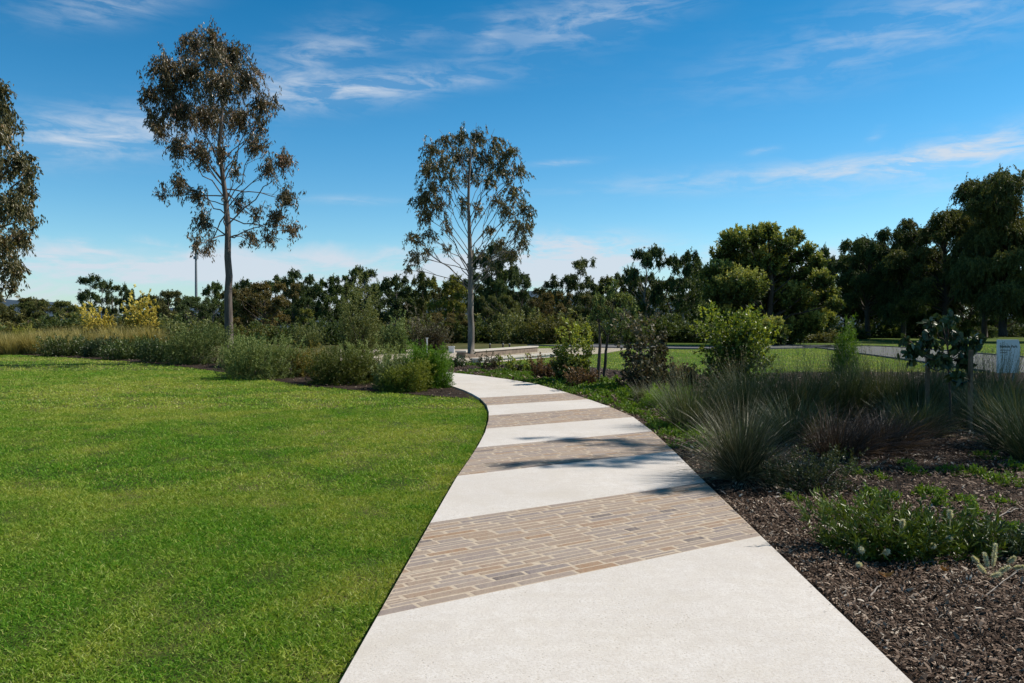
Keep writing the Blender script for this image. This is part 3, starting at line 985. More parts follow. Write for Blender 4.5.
b2 = ground(471, 363.5)
Y2 = b2[1]
T2 = [(432, 152, 12), (446, 142, 11), (462, 140, 11), (478, 138, 11), (494, 145, 12), (509, 156, 12), (520, 172, 10), (428, 172, 12), (442, 164, 13), (458, 158, 12), (472, 155, 12), (488, 160, 13), (502, 172, 13), (436, 188, 14), (424, 200, 14),
      (428, 216, 12), (440, 206, 11), (452, 178, 11), (470, 176, 10), (488, 182, 10), (514, 194, 12), (524, 210, 11), (520, 228, 11), (508, 214, 10), (496, 202, 9), (525, 244, 9), (514, 256, 9), (502, 246, 8), (415, 240, 9),
      (414, 258, 9), (408, 270, 6), (430, 236, 8), (428, 252, 7), (446, 226, 7), (462, 206, 8), (478, 212, 7), (489, 232, 7), (480, 255, 6), (446, 250, 5), (492, 268, 6), (528, 228, 7)]
tr2 = [(0, 0, -0.1), *(at(471 + dx, py, Y2) - b2 for dx, py in ((0, 340), (0, 310), (-0.5, 280), (-1, 250), (-2, 225), (-3, 195), (-1, 165), (0, 142)))]
make_tree("gum_tree", "slim gum with open airy fan of branches beside the path bend", "tree", b2, tr2, 0.165, px_clumps(T2, Y2, b2, 1.9, 41, 1.5), M["leaf_gum2"], M["bark_pale"], 42,
          k=26, shoots_per_r=54, L=0.15, W=0.040, shoot_len=0.5, fork=0.30, group="feature gums", rise=1.35, br=0.21, twigs=5, surf=0.6)

b3 = ground(-48, 358)
Y3 = b3[1]
rng = np.random.default_rng(51)
T3 = [(0, 92, 14), (-20, 105, 22), (8, 128, 16), (-10, 140, 24), (18, 165, 20), (-15, 175, 26), (25, 190, 15), (10, 205, 22), (24, 215, 15), (-20, 220, 24), (20, 240, 18), (-5, 250, 22), (12, 270, 18), (-12, 285, 20), (14, 288, 8), (28, 175, 9), (34, 225, 6),
      (-60, 80, 26), (-80, 120, 30), (-50, 150, 30), (-100, 180, 30), (-70, 200, 30), (-95, 250, 28), (-55, 260, 26), (-40, 110, 26), (4, 110, 12), (-2, 300, 10)]
tr3 = [(0, 0, -0.1), *(at(-48 + dx, py, Y3) - b3 for dx, py in ((0, 320), (2, 270), (0, 220), (-3, 160), (-4, 110), (0, 80)))]
make_tree("gum_tree", "dense green gum half cut off by the left picture edge", "tree", b3, tr3, 0.30, px_clumps(T3, Y3, b3, 3.0, 52, 1.1), M["leaf_gum2"], M["bark_mid"], 53,
          k=20, shoots_per_r=60, L=0.23, W=0.075, shoot_len=0.75, fork=0.25, surf=0.6)

# big broad tree in the park, new growth pale at the tips
b4 = ground(768, 344.5)
Y4 = b4[1]
T4 = [(735, 240, 16), (722, 254, 14), (752, 236, 15), (768, 232, 12), (782, 244, 14), (795, 236, 10), (760, 255, 18), (740, 262, 18), (720, 272, 16), (778, 262, 16), (797, 256, 10), (808, 250, 9), (815, 262, 12), (800, 275, 18), (822, 280, 13),
      (830, 294, 12), (835, 303, 9), (818, 305, 16), (745, 285, 22), (722, 292, 18), (770, 285, 22), (795, 300, 20), (765, 308, 22), (735, 312, 20), (718, 312, 14), (785, 320, 18), (810, 322, 16), (828, 318, 10), (712, 284, 8), (772, 330, 16), (748, 331, 14), (800, 334, 10)]
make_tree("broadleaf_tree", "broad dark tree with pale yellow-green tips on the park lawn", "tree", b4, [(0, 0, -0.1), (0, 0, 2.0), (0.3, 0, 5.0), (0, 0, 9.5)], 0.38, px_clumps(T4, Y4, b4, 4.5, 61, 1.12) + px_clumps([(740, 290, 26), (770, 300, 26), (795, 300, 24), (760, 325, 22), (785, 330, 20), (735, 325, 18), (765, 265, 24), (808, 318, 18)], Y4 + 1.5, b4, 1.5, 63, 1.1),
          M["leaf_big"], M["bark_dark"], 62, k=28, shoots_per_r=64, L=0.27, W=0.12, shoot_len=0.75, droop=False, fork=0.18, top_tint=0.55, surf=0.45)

# ------------------------------------------------------------------ prototypes of gums for the tree line
def proto_gum(seed, H, Wd, bark, leaf, crown_lo, nclump, tr, L, Wl, k, spr, label, name="gum_tree", shape=1.0, lean=0.0, surf=0.5, hr=0.95, ns=4):
    rng = np.random.default_rng(seed)
    cl = []
    nh = max(9, nclump // 3)
    for i in range(nh):
        f = (i + 0.5) / nh
        z = H * (crown_lo + (1 - crown_lo) * f) + rng.uniform(-0.05, 0.05) * H
        prof = math.sin(math.pi * min(0.97, max(0.05, (0.14 + 0.78 * f ** shape)))) ** 0.6
        rmax = Wd / 2 * prof
        a = i * 2.4 + rng.uniform(-0.8, 0.8)
        r = Wd * hr * rng.uniform(0.15, 0.23)
        d = max(0, rmax - r * 0.6) * rng.uniform(0.45, 1.05)
        for q in range(ns):
            o = rng.normal(size=3) * r * np.array([0.62, 0.62, 0.24])
            rs = r * rng.uniform(0.42, 0.72)
            cl.append((math.cos(a) * d + lean * z + o[0], math.sin(a) * d + o[1], min(z + o[2], H - rs * 0.6), rs))
    tk = [(0, 0, -0.3), (rng.uniform(-.2, .2), 0, H * 0.2), (lean * H * 0.4 + rng.uniform(-.4, .4), rng.uniform(-.3, .3), H * 0.45), (lean * H * .7 + rng.uniform(-.4, .4), rng.uniform(-.3, .3), H * 0.7), (lean * H * 0.9, 0, H * 0.92)]
    return make_tree(name, label, "tree", (0, 0, 0), tk, tr, cl, leaf, bark, seed + 1, k=k, shoots_per_r=spr, L=L, W=Wl, shoot_len=0.9, droop=True, fork=max(0.12, crown_lo * 0.8), twigs=2, surf=surf, top_tint=0.36, flat=0.75)


protos = [
    proto_gum(101, 10, 7.5, M["bark_mid"], M["leaf_bg"], 0.22, 23, 0.22, 0.26, 0.095, 26, 47, "p"),
    proto_gum(103, 10, 6.0, M["bark_pale"], M["leaf_bg"], 0.40, 17, 0.2, 0.26, 0.095, 26, 52, "p", shape=0.8),
    proto_gum(105, 10, 9.5, M["bark_mid"], M["leaf_bg"], 0.16, 27, 0.26, 0.26, 0.095, 26, 41, "p", shape=1.2),
    proto_gum(107, 10, 4.2, M["bark_pale"], M["leaf_bg"], 0.45, 13, 0.15, 0.24, 0.09, 24, 66, "p", shape=0.9),
    proto_gum(109, 10, 7.0, M["bark_pale"], M["leaf_bg"], 0.30, 13, 0.22, 0.26, 0.095, 26, 47, "p", lean=0.05),
    proto_gum(111, 10, 11.0, M["bark_mid"], M["leaf_bg"], 0.08, 31, 0.28, 0.25, 0.09, 26, 42, "p", shape=1.3),
]
used = [False] * len(protos)


def put(plist, ulist, k, base, sc, rz, color, label, group, name=None):
    if not ulist[k]:
        o = plist[k]
        ulist[k] = True
    else:
        o = copy_tree(plist[k])
    if name:
        o.name = name
    o.location = base
    o.rotation_euler = (0, 0, rz)
    o.scale = sc
    tag(o, label, None, group)
    for ch in o.children:
        if ch.name.startswith(("crown", "foliage")):
            ch.color = (*color, 1)
    return o


DK = (0.8, 0.92, 0.8)
OL = (1.25, 1.15, 0.85)
BR = (1.3, 1.05, 0.85)
GN = (1.0, 1.15, 0.8)
RD = (1.55, 1.0, 0.85)
GY = (1.55, 1.45, 1.5)
YL = (2.3, 1.9, 0.9)
# px, top y, width px, distance, prototype, colour, label
line = [
    (-30, 296, 60, 100, 2, BR, "brownish spreading gum under the crown cut by the left edge"),
    (28, 302, 46, 108, 5, BR, "low brown-leaved tree behind the dry reeds at far left"),
    (62, 305, 50, 104, 5, OL, "low wide olive tree left of the first yellow wattle"),
    (91, 283, 22, 112, 3, DK, "tallest of three slim dark gums above the first yellow wattle"),
    (103, 287, 14, 116, 3, DK, "middle narrow gum of the three above the first yellow wattle"),
    (112, 290, 16, 118, 3, OL, "shortest right gum of the three above the first yellow wattle"),
    (127, 291, 18, 114, 0, DK, "small dark gum just above and between the two yellow wattles"),
    (168, 296, 40, 106, 5, BR, "low brown-green tree just left of the tall mast"),
    (213, 288, 22, 112, 1, GN, "small round-topped gum between the mast and the tallest gum trunk"),
    (203, 304, 44, 100, 2, DK, "dark bushy tree in front of the foot of the mast"),
    (247, 286, 26, 118, 1, DK, "dark gum peeping over the reddish-brown domed tree"),
    (262, 289, 62, 90, 5, RD, "wide domed reddish-brown tree with pale limbs right of the tallest gum trunk"),
    (293, 278, 36, 102, 0, DK, "dark gum right behind the reddish-brown domed tree"),
    (312, 288, 26, 110, 4, DK, "gum with broken crown in the gap left of the grey tall shrub"),
    (331, 283, 28, 106, 1, GN, "green gum with flat top left of the tallest tree line gum"),
    (363, 273, 34, 112, 4, GN, "tallest gum of the middle tree line, directly behind the grey tall shrub"),
    (396, 281, 34, 104, 4, DK, "dark gum with two heads left of the slim gum crown"),
    (424, 279, 28, 106, 0, OL, "rounded olive gum under the left side of the slim gum crown"),
    (453, 283, 36, 98, 0, YL, "yellowish-olive gum immediately left of the slim gum trunk"),
    (491, 254, 46, 96, 0, DK, "tall dark gum rising behind the slim gum trunk"),
    (522, 279, 34, 100, 2, DK, "wide dark gum right of the tall one behind the slim gum"),
    (562, 281, 40, 104, 2, DK, "dark domed tree in the dip of the skyline right of centre"),
    (581, 268, 22, 125, 3, GY, "small wispy grey gum standing above the dark domed tree"),
    (610, 283, 36, 108, 1, OL, "olive gum behind the small fork-trunked tree"),
    (648, 254, 40, 100, 4, DK, "tall gum with broken dark crown between the dip and the broad tree"),
    (684, 261, 36, 98, 1, DK, "round-headed dark gum touching the left side of the broad tree"),
    (668, 285, 50, 104, 2, DK, "low dark spreading gum filling below the two dark gums"),
    (710, 275, 40, 112, 2, DK, "dark gum mostly hidden behind the broad tree's left side"),
    (826, 258, 34, 120, 0, DK, "dark gum peeping from behind the broad tree's right side"),
    (968, 284, 60, 118, 5, DK, "low wide dark tree filling the gap behind the staked sapling"),
    (1000, 290, 50, 126, 2, DK, "dark gum seen between the trunks behind the white sign"),
    (1060, 300, 60, 150, 2, DK, "distant gum seen below the right-hand crowns"),
    (308, 313, 18, 84, 3, YL, "small yellow-tipped tree right of the reddish-brown dome"),
    (548, 298, 40, 92, 5, RD, "rusty brown low tree behind the lime-leaved shrub"),
    (585, 300, 40, 90, 5, BR, "brown low tree behind the small fork-trunked tree"),
    (505, 300, 42, 88, 5, OL, "low olive tree behind the pale gravel forecourt"),
    (150, 300, 40, 122, 0, DK, "dark gum right behind the taller yellow wattle"),
    (185, 300, 36, 120, 2, GN, "green gum at the foot of the mast, behind the bushy tree"),
    (232, 292, 36, 124, 0, BR, "brownish gum peeping left of the reddish domed tree"),
    (277, 284, 34, 122, 4, GN, "green gum on the skyline over the reddish domed tree's right half"),
    (302, 292, 40, 120, 2, DK, "spreading gum closing the gap behind the yellow-tipped tree"),
    (346, 288, 38, 122, 0, OL, "olive gum left behind the tallest middle gum"),
    (380, 290, 40, 124, 2, DK, "wide dark gum filling the gap right of the tallest middle gum"),
    (410, 292, 36, 122, 0, GN, "green gum between the two-headed one and the rounded olive one"),
    (440, 292, 40, 118, 2, BR, "brown-green gum low behind the slim gum crown's left edge"),
    (473, 280, 40, 108, 0, GN, "green gum touching the left of the tall dark one behind the slim gum"),
    (508, 272, 40, 106, 4, DK, "dark gum stepping down right of the tall one behind the slim gum"),
    (541, 294, 38, 112, 0, BR, "brownish gum between the wide dark gum and the domed tree"),
    (597, 290, 40, 110, 2, OL, "olive gum right under the wispy grey gum"),
    (630, 276, 36, 108, 0, DK, "dark gum left of the tall broken-crowned one"),
    (700, 268, 36, 108, 0, GN, "green gum squeezed between the round-headed gum and the broad tree"),
    (12, 306, 60, 118, 2, OL, "olive tree in the gap under the crown cut by the left edge"),
    (437, 316, 44, 84, 5, RD, "low russet tree behind the bright green shrub"),
]
i_ = 0
for px, ty, wp, D_, k, colr, lab in line:
    b = ground(px, 327 + 1280.0 / D_)
    H = (at(px, ty, b[1])[2] + 0.1) * 1.1
    w = wp / F * b[1]
    pw = [7.5, 6.0, 9.5, 4.2, 7.0, 11.0][k]
    sx = w / pw * 1.35
    put(protos, used, k, (b[0], b[1], Z_G), (sx, sx, H / 10), i_ * 1.7, colr, lab, "gums of the background tree line")
    i_ += 1

# large gums on the right, over the park road
bigp = [
    proto_gum(121, 18, 13, M["bark_dark"], M["leaf_bg"], 0.25, 38, 0.50, 0.26, 0.088, 32, 36, "p", shape=1.2, surf=0.55, hr=1.3, ns=6),
    proto_gum(123, 18, 11, M["bark_dark"], M["leaf_bg"], 0.27, 32, 0.45, 0.26, 0.088, 32, 36, "p", shape=1.1, surf=0.55, hr=1.3, ns=6),
]
bused = [False, False]
RB = (1.15, 1.05, 0.9)
for px, ty, wp, D_, k, rz, colr, lab in (
        (868, 238, 56, 112, 1, 0.3, DK, "leftmost of the big dark park gums, just right of the broad tree"),
        (903, 228, 50, 108, 0, 1.9, DK, "rounded dark park gum, second right of the broad tree"),
        (944, 208, 70, 100, 1, 3.3, RB, "brownish park gum rising in the middle of the right-hand group"),
        (1003, 176, 84, 92, 0, 4.4, RB, "tallest park gum with thick trunk right behind the white sign"),
        (985, 225, 56, 96, 1, 5.2, RB, "park gum with dark trunk just left of the white sign"),
        (1062, 190, 84, 90, 0, 0.9, RB, "park gum whose crown is cut by the right picture edge"),
        (846, 262, 46, 122, 1, 1.2, DK, "dark park gum closing the gap right behind the broad tree"),
        (885, 250, 56, 128, 0, 3.9, DK, "dark park gum behind the two nearest the broad tree"),
        (925, 255, 60, 125, 0, 2.2, DK, "darker park gum behind and between the brownish ones")):
    b = ground(px, 327 + 1280.0 / D_)
    H = at(px, ty, b[1])[2] + 0.1
    w = wp / F * b[1]
    sx = w / (13 if k == 0 else 11) * 1.3
    put(bigp, bused, k, (b[0], b[1], Z_G), (sx, sx, H / 18), rz, colr, lab, "big gums over the park road")

# two gums standing right of the view whose shade falls over the bed and the path
rng = np.random.default_rng(131)
KX, KY = math.sin(R(73)) / math.tan(R(46)), math.cos(R(73)) / math.tan(R(46))
bt = np.array([14.2, 14.4, Z_G])
spots = [(0.0, 9.25, .30, 9.6), (0.55, 9.35, .40, 9.9), (1.2, 9.5, .46, 10.2), (1.75, 9.75, .42, 10.0), (0.1, 11.5, .22, 11.0), (0.8, 11.2, .36, 11.2), (1.5, 10.9, .46, 11.0), (2.1, 10.6, .50, 11.4), (1.25, 7.72, .20, 9.0), (1.7, 7.82, .30, 9.2), (2.2, 7.92, .40, 9.4), (2.8, 8.3, .6, 9.6)]
for q in range(52):
    spots.append((rng.uniform(2.9, 9.5), rng.uniform(8.9, 16.0), rng.uniform(0.6, 1.0), rng.uniform(7.5, 13)))
spots = [(x, y, r, max(h, (0.77 * y - x + 1.6 * r + 0.35) / (KX - 0.77 * KY))) for x, y, r, h in spots]
cl = [(x + KX * h - bt[0], y + KY * h - bt[1], h, r * (1.4 if x < 2.85 else 1.0)) for x, y, r, h in spots]
make_tree("gum_tree", "gum outside the frame to the right, shading the path", "tree", bt, [(0, 0, -0.1), (0.1, 0, 3), (-0.2, 0, 6), (0, 0.1, 9), (0, 0, 12.5)], 0.26, cl, M["leaf_gum2"], M["bark_mid"], 132, k=22, shoots_per_r=46, L=0.16, W=0.045,
          shoot_len=0.4, fork=0.36, group="gums beside the bed", rise=0.8, br=0.3)
o = proto_gum(133, 16.5, 10.0, M["bark_mid"], M["leaf_gum2"], 0.36, 26, 0.28, 0.22, 0.065, 22, 30, "gum outside the frame to the right, shading the planting bed", hr=1.3)
o.location = (24.0, 20.8, Z_G)
o["group"] = "gums beside the bed"

# ------------------------------------------------------------------ undergrowth below the tree line
ush = [
    make_shrub("wild_shrub", "p", (0, 0, 0), 5.0, 3.0, M["leaf_bg"], 201, n=420, k=17, L=0.28, W=0.12, shoot=0.7, stem_r=0.04, nstem=6),
    make_shrub("wild_shrub", "p", (0, 0, 0), 4.0, 3.0, M["leaf_bg"], 202, n=380, k=17, L=0.26, W=0.11, shoot=0.6, stem_r=0.04, nstem=6, rag=0.35),
    make_shrub("wild_shrub", "p", (0, 0, 0), 5.5, 3.0, M["leaf_bg"], 203, n=440, k=17, L=0.28, W=0.11, shoot=0.8, up=0.9, stem_r=0.04, nstem=6, rag=0.3),
]
uused = [False] * 3
under = [
    (-40, 322, 70, 70, DK, "dark green shrub under the crown at the left edge"), (18, 318, 46, 78, BR, "brownish bush above the dry reeds near the left edge"),
    (24, 326, 20, 66, YL, "small yellowish bush among the dry reeds"), (58, 315, 46, 80, DK, "dark bush above the middle of the dry reeds"), (88, 318, 40, 84, BR, "brown bush beside the first yellow wattle"),
    (122, 318, 36, 82, BR, "brown bush in the gap of the two yellow wattles"), (165, 315, 40, 80, DK, "dark green bush right of the second yellow wattle"), (192, 318, 40, 72, GY, "grey-green bush left of the tallest gum trunk"),
    (215, 322, 34, 76, OL, "olive bush touching the tallest gum trunk"), (248, 326, 40, 78, BR, "brown bush below the reddish domed tree"), (283, 322, 40, 80, DK, "dark bush right of the reddish domed tree"),
    (307, 325, 22, 66, GY, "pale grey-green conical bush below the yellow-tipped tree"), (326, 318, 36, 76, DK, "dark green bush left of the grey tall shrub"), (385, 322, 30, 82, BR, "brown bush right of the grey tall shrub"),
    (416, 318, 36, 80, OL, "olive bush left of the russet tree"), (460, 318, 44, 86, DK, "dark bush behind the slim gum trunk"), (492, 318, 40, 88, GY, "greyish bush at the back of the gravel forecourt"),
    (520, 312, 44, 84, GY, "greyish bush at the right end of the gravel forecourt"), (552, 314, 40, 80, BR, "brown bush behind the lime-leaved shrub"), (586, 314, 40, 84, GY, "greyish bush left of the fork-trunked tree"),
    (622, 318, 44, 82, DK, "dark bush behind the crown of the fork-trunked tree"), (655, 316, 44, 88, DK, "dark bush behind the bronze round-leaved shrub"), (690, 318, 44, 86, DK, "dark bush at the left foot of the broad tree"),
    (722, 322, 36, 84, DK, "dark bush under the broad tree's left side"), (815, 330, 40, 86, BR, "reddish low bush at the right foot of the broad tree"), (845, 322, 34, 110, DK, "dark bush behind the feathery conifer"),
    (880, 318, 40, 122, DK, "dark bush under the leftmost big park gum"), (915, 320, 40, 128, DK, "dark bush between the trunks of the park gums"), (955, 322, 44, 135, DK, "dark bush far behind the staked sapling"),
    (1000, 322, 40, 140, DK, "dark bush far behind the white sign"), (1045, 322, 44, 130, DK, "dark bush below the crown cut by the right edge"),
]
for i, (px, ty, wp, D_, colr, lab) in enumerate(under):
    b = ground(px, 327 + 1280.0 / D_)
    H = at(px, ty, b[1])[2] + 0.1
    w = wp / F * b[1]
    k = i % 3
    sx = w / (5.0, 4.0, 5.5)[k] * 1.35
    put(ush, uused, k, (b[0], b[1], Z_G), (sx, sx, H / 3.0), i * 2.1, colr, lab, "bushes under the tree line")

# distant woodland that reads as one mass
rng = np.random.default_rng(77)
wb = MB()
n = 80000
x = rng.uniform(-150, 190, n)
hz = 5.0 + 2.6 * smooth_noise(x, np.zeros(n), 26, 5) + 1.6 * smooth_noise(x, np.zeros(n), 7, 6)
y = 138 + rng.uniform(-6, 14, n)
hz = np.where(x > 45, hz * 1.2, np.where(x < -46, hz * 0.45, hz))
z = rng.uniform(0, 1, n) ** 0.8 * hz
lit = smooth_noise(x, z * 3, 3.5, 9)  # paler patches, strongest near the top, stand for lit foliage in the tint
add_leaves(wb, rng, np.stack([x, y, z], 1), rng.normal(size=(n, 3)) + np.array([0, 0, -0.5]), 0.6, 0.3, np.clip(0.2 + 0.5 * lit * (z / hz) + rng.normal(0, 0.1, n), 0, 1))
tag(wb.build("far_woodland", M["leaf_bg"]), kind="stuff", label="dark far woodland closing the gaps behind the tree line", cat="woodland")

# ------------------------------------------------------------------ yellow wattles
for px, ty, wp, D_, lab, sd in ((100, 308, 34, 80, "smaller yellow wattle with brown centre, left of the other", 301), (143, 298, 30, 74, "taller bright yellow wattle bush, nearest the mast", 302)):
    b = ground(px, 327 + 1280.0 / D_)
    H = at(px, ty, b[1])[2] + 0.1
    w = wp / F * b[1]
    make_shrub("wattle_bush", lab, (b[0], b[1], Z_G), w * 1.15, H * 1.1, M["wattle"], sd, n=420, k=26, L=0.16, W=0.10, shoot=0.36, up=0.1, group="yellow wattles", stem_r=0.04, rag=0.16, top_tint=0.75)

# ------------------------------------------------------------------ mast
b = ground(196.5, 327 + 1280 / 150)
H = at(196.5, 243, b[1])[2]
root = empty("mast", (b[0], b[1], Z_G))
tag(root, "tall thin grey mast with antennas above the trees left of the tallest gum", "mast")
mb = MB()
mb.tube([(0, 0, 0), (0, 0, H * 0.5), (0, 0, H)], [0.30, 0.24, 0.17], 10, cap=True)
mb.build("pole", M["grey_metal"], root)
for a in (0, 2.1, 4.2):
    an = MB()
    x, y = 0.42 * math.cos(a), 0.42 * math.sin(a)
    an.box((x, y, H - 1.0), (0.26, 0.16, 1.9), rz=a)
    an.box((x * 0.6, y * 0.6, H - 0.5), (0.35, 0.06, 0.06), rz=a)
    an.box((x * 0.6, y * 0.6, H - 1.5), (0.35, 0.06, 0.06), rz=a)
    an.build("antenna", M["white_paint"], root)
mb = MB()
mb.tube([(0, 0, H - 2.9), (0, 0, H - 2.4)], [0.45, 0.45], 10, cap=True)
mb.build("collar", M["grey_metal"], root)

# ------------------------------------------------------------------ dry reeds on the left
rng = np.random.default_rng(88)
rd = MB()
for px, D_, hh in [(px + rng.uniform(-4, 4), rng.uniform(47, 54), rng.uniform(1.05, 1.5)) for px in np.arange(-60, 72, 4.5)] + [(px + rng.uniform(-5, 5), rng.uniform(56, 62), rng.uniform(1.3, 1.7)) for px in np.arange(60, 175, 9)]:
    b = ground(px, 327 + 1280 / D_)
    part = MB()
    blades(part, rng, 420, 0.42, hh * 1.15, 0.28, 0.022, 4, 0.5, 0.5, 0.22)
    for v in part.v:
        v += np.array([b[0], b[1], Z_BED])
    for v, f_, n_, t_, s_ in zip(part.v, part.fi, part.fn, part.t, part.sm):
        rd.add(v, f_.reshape(-1, 4), t_)
tag(rd.build("dry_reeds", M["reed"]), kind="stuff", label="band of tall straw-coloured reeds behind the far left lawn edge", cat="reeds")

# ------------------------------------------------------------------ shrubs in the bed left of the path
def shrub_px(name, lab, px, D_, wp, ty, leaf, seed, **kw):
    b = ground(px, 327 + 1280.0 / D_, 0)
    H = at(px, ty, b[1])[2] + 0.04
    w = wp / F * b[1]
    return make_shrub(name, lab, (b[0], b[1], Z_BED), w, H, leaf, seed, **kw)


GL = "shrubs along the far lawn edge"
shrub_px("shrub", "low dark green shrub beside the dry reeds at the lawn edge", 68, 45.2, 46, 335, M["leaf_dark"], 401, col=(1.3, 1.2, 0.8), n=420, k=22, L=0.13, W=0.04, shoot=0.5, group=GL)
shrub_px("shrub", "low dark shrub with bare pale twigs, second from the dry reeds", 98, 43.7, 40, 336, M["leaf_dark"], 402, n=360, k=20, L=0.13, W=0.04, shoot=0.45, group=GL, rag=0.3)
shrub_px("shrub", "dark green low shrub below the taller yellow wattle", 130, 40.7, 50, 337, M["leaf_dark"], 403, col=(1.5, 1.4, 0.8), n=420, k=22, L=0.12, W=0.04, shoot=0.45, group=GL)
shrub_px("shrub", "upright leafy green shrub between the yellow wattle and the mast", 163, 37.7, 48, 335, M["leaf_dark"], 404, col=(1.2, 1.2, 0.9), n=420, k=24, L=0.12, W=0.035, shoot=0.5, group=GL, up=0.9)
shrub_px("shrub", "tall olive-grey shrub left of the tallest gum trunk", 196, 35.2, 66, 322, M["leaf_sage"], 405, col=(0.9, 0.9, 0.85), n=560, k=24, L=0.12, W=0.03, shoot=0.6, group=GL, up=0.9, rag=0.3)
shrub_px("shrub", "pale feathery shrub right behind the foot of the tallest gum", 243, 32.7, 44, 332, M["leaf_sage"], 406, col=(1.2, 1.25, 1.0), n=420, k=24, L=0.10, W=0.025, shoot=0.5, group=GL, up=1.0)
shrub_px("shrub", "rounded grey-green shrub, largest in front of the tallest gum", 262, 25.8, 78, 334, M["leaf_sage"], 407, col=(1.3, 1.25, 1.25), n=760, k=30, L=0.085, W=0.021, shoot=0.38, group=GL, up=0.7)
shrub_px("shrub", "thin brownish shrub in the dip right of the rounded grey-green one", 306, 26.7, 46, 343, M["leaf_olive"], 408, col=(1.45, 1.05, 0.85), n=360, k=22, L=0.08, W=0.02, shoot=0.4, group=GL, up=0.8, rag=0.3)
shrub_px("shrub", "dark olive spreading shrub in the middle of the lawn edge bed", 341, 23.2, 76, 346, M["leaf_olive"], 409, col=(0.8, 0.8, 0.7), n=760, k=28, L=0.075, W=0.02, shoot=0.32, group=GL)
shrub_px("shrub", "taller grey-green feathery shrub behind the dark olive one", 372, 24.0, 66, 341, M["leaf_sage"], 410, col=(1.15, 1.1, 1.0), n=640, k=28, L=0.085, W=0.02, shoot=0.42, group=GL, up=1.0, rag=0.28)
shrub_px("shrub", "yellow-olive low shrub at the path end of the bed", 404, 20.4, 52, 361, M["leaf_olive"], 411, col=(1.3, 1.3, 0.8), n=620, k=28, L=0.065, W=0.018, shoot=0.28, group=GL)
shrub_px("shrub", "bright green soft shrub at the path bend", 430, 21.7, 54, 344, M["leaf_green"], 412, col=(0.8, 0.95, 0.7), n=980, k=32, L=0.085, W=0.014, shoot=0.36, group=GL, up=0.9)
shrub_px("shrub", "small grey shrub wedged between the feathery and the yellow-olive ones", 392, 21.2, 40, 354, M["leaf_sage"], 413, col=(1.25, 1.2, 1.35), n=420, k=26, L=0.07, W=0.018, shoot=0.3, group=GL)
shrub_px("shrub", "low dark weedy shrub in front of the rounded grey-green one", 238, 27.5, 30, 352, M["leaf_olive"], 414, n=260, k=22, L=0.08, W=0.025, shoot=0.3, group=GL)
# tall shrubs behind the path
shrub_px("tall_shrub", "grey tall shrub with pale twisting branches, at the centre of the tree line", 357, 46, 46, 279, M["leaf_sage"], 420, col=(0.85, 0.78, 0.75), n=520, k=22, L=0.16, W=0.05, shoot=0.8, up=0.5, stem_r=0.045, nstem=16, rag=0.42, stem_mat=M["bark_mid"], group="tall shrubs behind the path")
shrub_px("tall_shrub", "round silvery blue bush right of the grey tall shrub", 394, 50, 34, 318, M["leaf_sage"], 421, col=(1.1, 1.15, 1.3), n=420, k=22, L=0.15, W=0.06, shoot=0.5, stem_r=0.03, group="tall shrubs behind the path")
shrub_px("tall_shrub", "loose russet and grey bush left of the slim gum trunk", 431, 52, 44, 316, M["leaf_brown"], 422, n=420, k=20, L=0.16, W=0.06, shoot=0.6, stem_r=0.03, rag=0.3, group="tall shrubs behind the path")

# ------------------------------------------------------------------ shrubs right of the path
GR = "shrubs right of the path"
shrub_px("shrub", "small dark twiggy shrub left of the slim gum foot", 455, 33.0, 22, 355, M["leaf_dark"], 431, n=90, k=14, L=0.10, W=0.04, shoot=0.3, rag=0.35, group=GR)
shrub_px("shrub", "small dark twiggy shrub just right of the slim gum foot", 490, 31.5, 28, 353, M["leaf_brown"], 432, n=100, k=14, L=0.10, W=0.045, shoot=0.35, rag=0.4, group=GR)
shrub_px("shrub", "sparse knee-high shrub farther right along the path edge", 520, 29.5, 34, 355, M["leaf_lime"], 433, n=120, k=14, L=0.10, W=0.045, shoot=0.35, rag=0.4, group=GR)
shrub_px("shrub", "low reddish-brown shrub left of the lime-leaved one", 547, 26.0, 34, 356, M["leaf_red"], 434, n=240, k=16, L=0.08, W=0.04, shoot=0.3, rag=0.3, group=GR)
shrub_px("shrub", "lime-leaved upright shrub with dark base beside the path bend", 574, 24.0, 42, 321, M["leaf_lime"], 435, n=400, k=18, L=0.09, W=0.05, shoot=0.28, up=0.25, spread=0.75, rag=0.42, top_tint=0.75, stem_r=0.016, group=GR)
shrub_px("shrub", "purplish ground-hugging shrub at the foot of the lime-leaved one", 585, 22.0, 40, 367, M["leaf_red"], 436, n=220, k=18, L=0.07, W=0.03, shoot=0.25, rag=0.3, group=GR)
shrub_px("shrub", "bronze shrub with round leathery leaves, right of the fork-trunked tree", 648, 21.2, 48, 312, M["leaf_brown"], 437, n=290, k=14, L=0.095, W=0.075, shoot=0.34, rag=0.5, up=0.3, round_=True, spread=0.8, stem_r=0.02, group=GR, top_tint=0.3)
shrub_px("shrub", "low skirt of bronze leaves at the foot of the round-leaved shrub", 650, 20.0, 66, 360, M["leaf_brown"], 438, n=260, k=14, L=0.085, W=0.065, shoot=0.28, rag=0.3, round_=True, spread=0.8, group=GR)
shrub_px("shrub", "full green shrub with yellow-green tips in front of the broad tree", 735, 19.0, 74, 306, M["leaf_lime"], 439, col=(1.05, 1.1, 0.9), n=820, k=20, L=0.085, W=0.045, shoot=0.30, up=0.25, rag=0.42, top_tint=0.75, stem_r=0.02, group=GR, spread=0.75)
